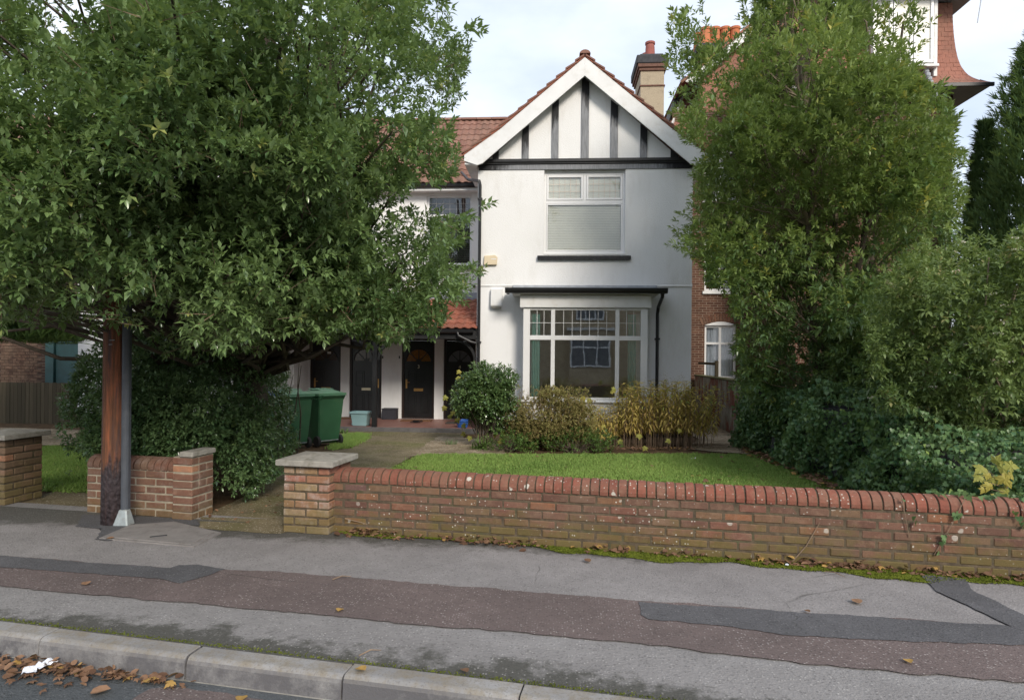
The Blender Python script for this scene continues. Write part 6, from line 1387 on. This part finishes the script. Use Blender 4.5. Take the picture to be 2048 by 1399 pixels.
# strappy clumps
def strap(name, label, px, py, n, L, W, mat, seed, arch=1.0, cat='plant'):
    r = np.random.default_rng(seed); p = onG(px, py); t = thing(name, label, cat, (p[0], p[1], gz(p[1]))); V, T, tt = [], [], []; o = 0
    for k in range(n):
        a = r.uniform(0, 6.28); l = L*r.uniform(.6, 1.1); el = r.uniform(.5, 1.35); b = np.array([r.normal()*.05, r.normal()*.04, 0]); pts = []
        for i in range(7): s = i/6; hor = l*s*math.cos(el)*1.1; z = l*s*math.sin(el) - arch*l*.75*s*s*math.cos(el)*1.2; pts.append(b + [hor*math.cos(a), hor*math.sin(a), max(.01, z)])
        sd = np.array([-math.sin(a), math.cos(a), 0]); ti = r.random()
        for i, q_ in enumerate(pts): w_ = W*(1 - (i/6)**2.2)*.5 + .0008; V += [q_ - sd*w_, q_ + sd*w_]; tt += [ti, ti]
        for i in range(6): c = o + 2*i; T += [(c, c+1, c+3), (c, c+3, c+2)]
        o += 14
    return place('foliage', raw_mesh('foliage', np.array(V), np.array(T), M[mat], tt), t)
strap('day_lily', 'arching green strap-leaved clump at the gravel edge below the round shrub', 962, 898, 70, .42, .020, 'leaf_fresh', 21)
strap('iris', 'upright grey green sword-leaved clump in the border', 1062, 897, 22, .50, .026, 'leaf_ivy', 22, .25)
strap('lavender', 'small grey green tuft growing in the gravel', 901, 889, 60, .14, .005, 'leaf_ivy', 23, .1)
strap('weed', 'rosette weed with narrow leaves at the foot of the long wall', 1650, 1120, 26, .12, .014, 'leaf_fresh', 24, .7)
strap('weed', 'grassy weed tuft at the foot of the long wall under the tall dry stalk', 1560, 1110, 24, .14, .006, 'grass', 25, .5)
strap('weed', 'grassy weed tuft among the dead leaves near the ivy end of the wall', 1705, 1124, 24, .13, .006, 'grass', 26, .6)
strap('weed', 'green weed tuft beside the porch step behind the wheelie bins', 686, 866, 60, .16, .02, 'leaf_fresh', 27, .8)
# ------------------------------------------------------------------ moss, fallen leaves, litter
r = np.random.default_rng(808); rr = random.Random(808)
xs = np.arange(-2.5, 6.0, .06); o_ = []
def mossw(x): return max(.03, .03 + .16*min(1, max(0, (x + .9)/2.0)) + .05*math.sin(x*3.1) + .03*math.sin(x*7.7 + 1) + .02*math.sin(x*17))
inner = [(x, edge_y(x) + .05) for x in xs if x > -1.9]; outer = [(x, edge_y(x) - mossw(x) + rr.uniform(-.012, .012)) for x in xs if x > -1.9]
mo = sheet('moss', inner + outer[::-1], .0105, M['moss']); tag(mo, 'green moss along the foot of the long brick wall', 'moss', kind='stuff')
n = 9000; x = r.uniform(-1.9, 5.6, n); w_ = np.array([mossw(v) for v in x]); y = edge_y(x) - w_*r.random(n)**.8*1.12; P = np.stack([x, y, np.full(n, .009)], 1); D = unit(np.stack([r.normal(size=n)*.6, r.normal(size=n)*.6, np.ones(n)], 1))
me = raw_mesh('moss_tuft', *leaves(LEAF2, P, D, r.uniform(.006, .016, n), r.uniform(.008, .014, n), r.uniform(0, 6, n), r.random(n), r)[:2], M['moss']); tag(place('moss_tuft', me), 'tiny moss tufts in the joint between wall and pavement', 'moss', kind='stuff')
n = 5200; x = kx0 + r.uniform(-1, 9, n); y = kerb_back(x) + .012 + np.abs(r.normal(size=n))*.018; me = raw_mesh('moss_tuft', *leaves(LEAF2, np.stack([x, y, np.full(n, .0)], 1), unit(np.stack([r.normal(size=n)*.6, r.normal(size=n)*.6, np.ones(n)], 1)), r.uniform(.004, .010, n), r.uniform(.006, .010, n), r.uniform(0, 6, n), r.random(n), r)[:2], M['moss']); tag(place('moss_tuft', me), 'tiny moss tufts along the back of the kerb', 'moss', kind='stuff')

CURL = (np.array([(0, 0, 0), (.34, .10, .10), (.5, .38, .16), (.36, .74, .14), (0, 1, .05), (-.36, .74, .16), (-.5, .38, .12), (-.34, .10, .08), (0, .3, 0), (0, .65, .02)]), np.array([(0,1,8),(1,2,8),(2,9,8),(2,3,9),(3,4,9),(4,5,9),(5,6,9),(6,8,9),(6,7,8),(7,0,8)]))
def litter(name, label, P, L, r, mat='leaf_dead'):
    n = len(P); a = r.uniform(0, 6.28, n); tilt = r.normal(size=n)*.22 + .05; D = unit(np.stack([np.cos(a), np.sin(a), tilt], 1)); tt = r.random(n)*.86; tt[r.random(n) < .05] = 1
    A = leaves(CURL, P[::2], D[::2], L[::2], L[::2]*r.uniform(.55, .8, len(L[::2])), r.normal(size=len(L[::2]))*.35, tt[::2], r); B = leaves(MAPLE, P[1::2], D[1::2], L[1::2]*.9, L[1::2]*.9, r.normal(size=len(L[1::2]))*.3, tt[1::2], r)
    V, T, t = merge([A, B]); return tag(place(name, raw_mesh(name, V, T, M[mat], t)), label, 'leaves', kind='stuff')
# at the wall foot: drifts with gaps
n = 420; s = np.concatenate([r.normal(-1.6, .22, 90), r.normal(-.6, .35, 70), r.normal(.9, .5, 50), r.normal(2.15, .35, 110), r.normal(3.2, .6, 120)]); s = s[(s > -1.9) & (s < 5)]
d_ = np.abs(r.normal(size=len(s)))*.045 + .005; P = np.stack([s, edge_y(s) - d_, .016 + .05*np.maximum(0, 1 - d_/.05)*r.random(len(s))], 1); litter('leaf_litter', 'dead brown leaves drifted along the foot of the long wall', P, r.uniform(.03, .075, len(s)), r)
# in the gutter
px = np.concatenate([r.normal(20, 30, 40), r.normal(110, 45, 70), r.normal(180, 45, 60), r.normal(290, 45, 40)]); kk = np.array([onZ(v, 1312 + v*.17, -.12)[0] for v in px]); dd = np.abs(r.normal(size=len(kk)))*np.where(px < 220, .085, .03) + .02
P = np.stack([kk, kerb_back(kk) - .155 - dd, -.112 + .028*r.random(len(kk))], 1); litter('leaf_litter', 'orange and brown leaves heaped in the gutter below the kerb', P, r.uniform(.022, .062, len(kk)), r)
# along the ivy and in the border
n = 420; y = r.uniform(6.6, 12.6, n); x = 3.66 - np.abs(r.normal(size=n))*.13 - .1*(y < 9) + .05; P = np.stack([x, y, np.array([gz(v) for v in y]) + .045 + .02*r.random(n)], 1); litter('leaf_litter', 'brown leaves lying along the foot of the ivy bank', P, r.uniform(.05, .10, n), r)
n = 260; x = r.uniform(-.9, 2.7, n); y = 12.05 + .13*(x + 1) + r.normal(size=n)*.10; P = np.stack([x, y, np.array([gz(v) for v in y]) + .02 + .02*r.random(n)], 1); litter('leaf_litter', 'dead leaves and bits along the edge of the border', P, r.uniform(.03, .08, n), r)
n = 46; q_ = []
while len(q_) < n:
    c = (rr.uniform(-2.2, 3.8), rr.uniform(6, 11.6))
    if inpoly(np.array([c[0]]), np.array([c[1]]), lawn_poly)[0]: q_.append((c[0], c[1], gz(c[1]) + .045))
litter('leaf_litter', 'scattered yellow and brown leaves on the lawn', np.array(q_), r.uniform(.04, .08, n), r)
n = 40; x = r.uniform(-3.35, -2.5, n); y = r.uniform(5.9, 7.6, n); litter('leaf_litter', 'small dead leaves on the drive between the two gate walls', np.stack([x - .1*(y - 6), y, np.array([gz(v) for v in y]) + .012], 1), r.uniform(.02, .05, n), r)
# single leaves on the pavement and road
lm = MB(); lm.add([tuple(v) for v in CURL[0]], [tuple(t) for t in CURL[1]]); lone = []
for v in (.3, .75, 1.0): m_ = lm.mesh('fallen_leaf', M['leaf_dead'], recalc=False); set_tint(m_, v); lone.append(m_)
lm2 = MB(); lm2.add([tuple(v) for v in MAPLE[0]], [tuple(t) for t in MAPLE[1]]); m_ = lm2.mesh('fallen_leaf', M['leaf_dead'], recalc=False); set_tint(m_, .5); lone.append(m_)
singles = [(172, 1168, .06, 1, 'yellowish fallen leaf on the dark red strip near the joint cover'), (682, 1215, .05, 2, 'yellow fallen leaf lying on the reddish asphalt strip'), (715, 1333, .06, 2, 'pale yellow leaf on the kerb joint'), (1720, 1205, .07, 1, 'brown leaf flat on the pale asphalt below the ivy end of the wall'), (1812, 1316, .05, 2, 'small pale leaf on the reddish asphalt beside the dark patch'), (228, 1074, .06, 1, 'orange leaf in the tar by the corner of the joint cover'), (1610, 1218, .04, 0, 'small brown leaf on the pale asphalt strip'), (925, 1335, .05, 0, 'brown leaf on the damp mossy asphalt near the kerb'), (1180, 1122, .06, 0, 'red brown leaf lying beyond the moss of the long wall')]
for px, py, L_, k, lab in singles:
    p = onZ(px, py, .02); o = place('fallen_leaf', lone[k], None, (p[0], p[1], .018), (rr.uniform(-.1, .1), rr.uniform(-.1, .1), rr.uniform(0, 6.28)), (L_, L_, L_)); tag(o, lab, 'leaf', 'single leaves on the pavement')
for px, py, L_, k, lab in ((180, 1386, .09, 1, 'brown leaf alone on the road away from the gutter heap'), (8, 1358, .07, 0, 'dark leaf on the road beside the heaped gutter leaves'), (485, 1391, .06, 2, 'small orange leaf at the foot of the kerb, past the leaf heap')):
    p = onZ(px, py, -.11); o = place('fallen_leaf', lone[k], None, (p[0], p[1], -.108), (0, 0, rr.uniform(0, 6.28)), (L_, L_, L_)); tag(o, lab, 'leaf', 'single leaves on the road')
# paper scraps and twigs
def scrap(px, py, z, s_, lab, seed):
    q = MB(); g_ = random.Random(seed); n = 6; vs = [((i - n/2)*s_/n, (j - n/2)*s_*.7/n + g_.uniform(-.1, .1)*s_/n, abs(g_.gauss(0, 1))*s_*.07 + .002) for j in range(n+1) for i in range(n+1)]
    q.add(vs, [(j*(n+1)+i, j*(n+1)+i+1, (j+1)*(n+1)+i+1, (j+1)*(n+1)+i) for j in range(n) for i in range(n)]); p = onZ(px, py, z); o = place('paper_scrap', q.mesh('paper_scrap', M['paper'], recalc=False), None, (p[0], p[1], z), (0, 0, g_.uniform(0, 3))); tag(o, lab, 'litter')
scrap(92, 1328, -.092, .10, 'crumpled white paper among the gutter leaves', 1); scrap(60, 1340, -.095, .09, 'torn white paper strip beside the crumpled paper in the gutter', 2); scrap(1387, 918, gz(12) + .02, .14, 'white scrap of litter at the end of the border', 3); scrap(1574, 1129, .016, .035, 'tiny blue white scrap on the moss by the long wall', 4)
def twig(name, pts, rad_, lab):
    q = MB().tube(pts, [rad_, rad_*.9, rad_*.5][:len(pts)] if len(pts) == 3 else rad_, 5); o = q.build(name, M['twig'], None, loc=pts[0]); tag(o, lab, 'twig')
A = onZ(1585, 1122, .015); B_ = onY(1640, 1044, edge_y(2.05) - .02); twig('dry_stalk', [A, (np.array(A) + B_)/2 + [.0, 0, -.03], B_], .005, 'bent dry stalk leaning on the long wall')
A = onZ(1520, 1112, .01); twig('dry_stalk', [A, np.array(A) + [.01, .03, .2], np.array(A) + [.02, .06, .36]], .004, 'thin green stalk standing upright against the long wall')
for (a, b), lab in ((((690, 1036), (772, 1064)), 'pale twig with a fork leaning at the wall foot beside the gate pillar'), (((720, 1058), (850, 1072)), 'long thin twig on the leaves near the gate pillar'), (((665, 1158), (702, 1152)), 'curved twig on the pale asphalt strip'), (((718, 1310), (762, 1299)), 'red brown twig on the asphalt near the kerb'), (((1650, 1142), (1690, 1153)), 'straw coloured twig on the moss near the ivy end')):
    z = .018; A = onZ(*a, z); B_ = onZ(*b, z)
    if 'leaning' in lab: A = onY(a[0], a[1], edge_y(-1.75) - .03); B_ = onZ(*b, .02)
    twig('twig', [A, (A + B_)/2 + [0, .01, .012], B_], .004, lab)
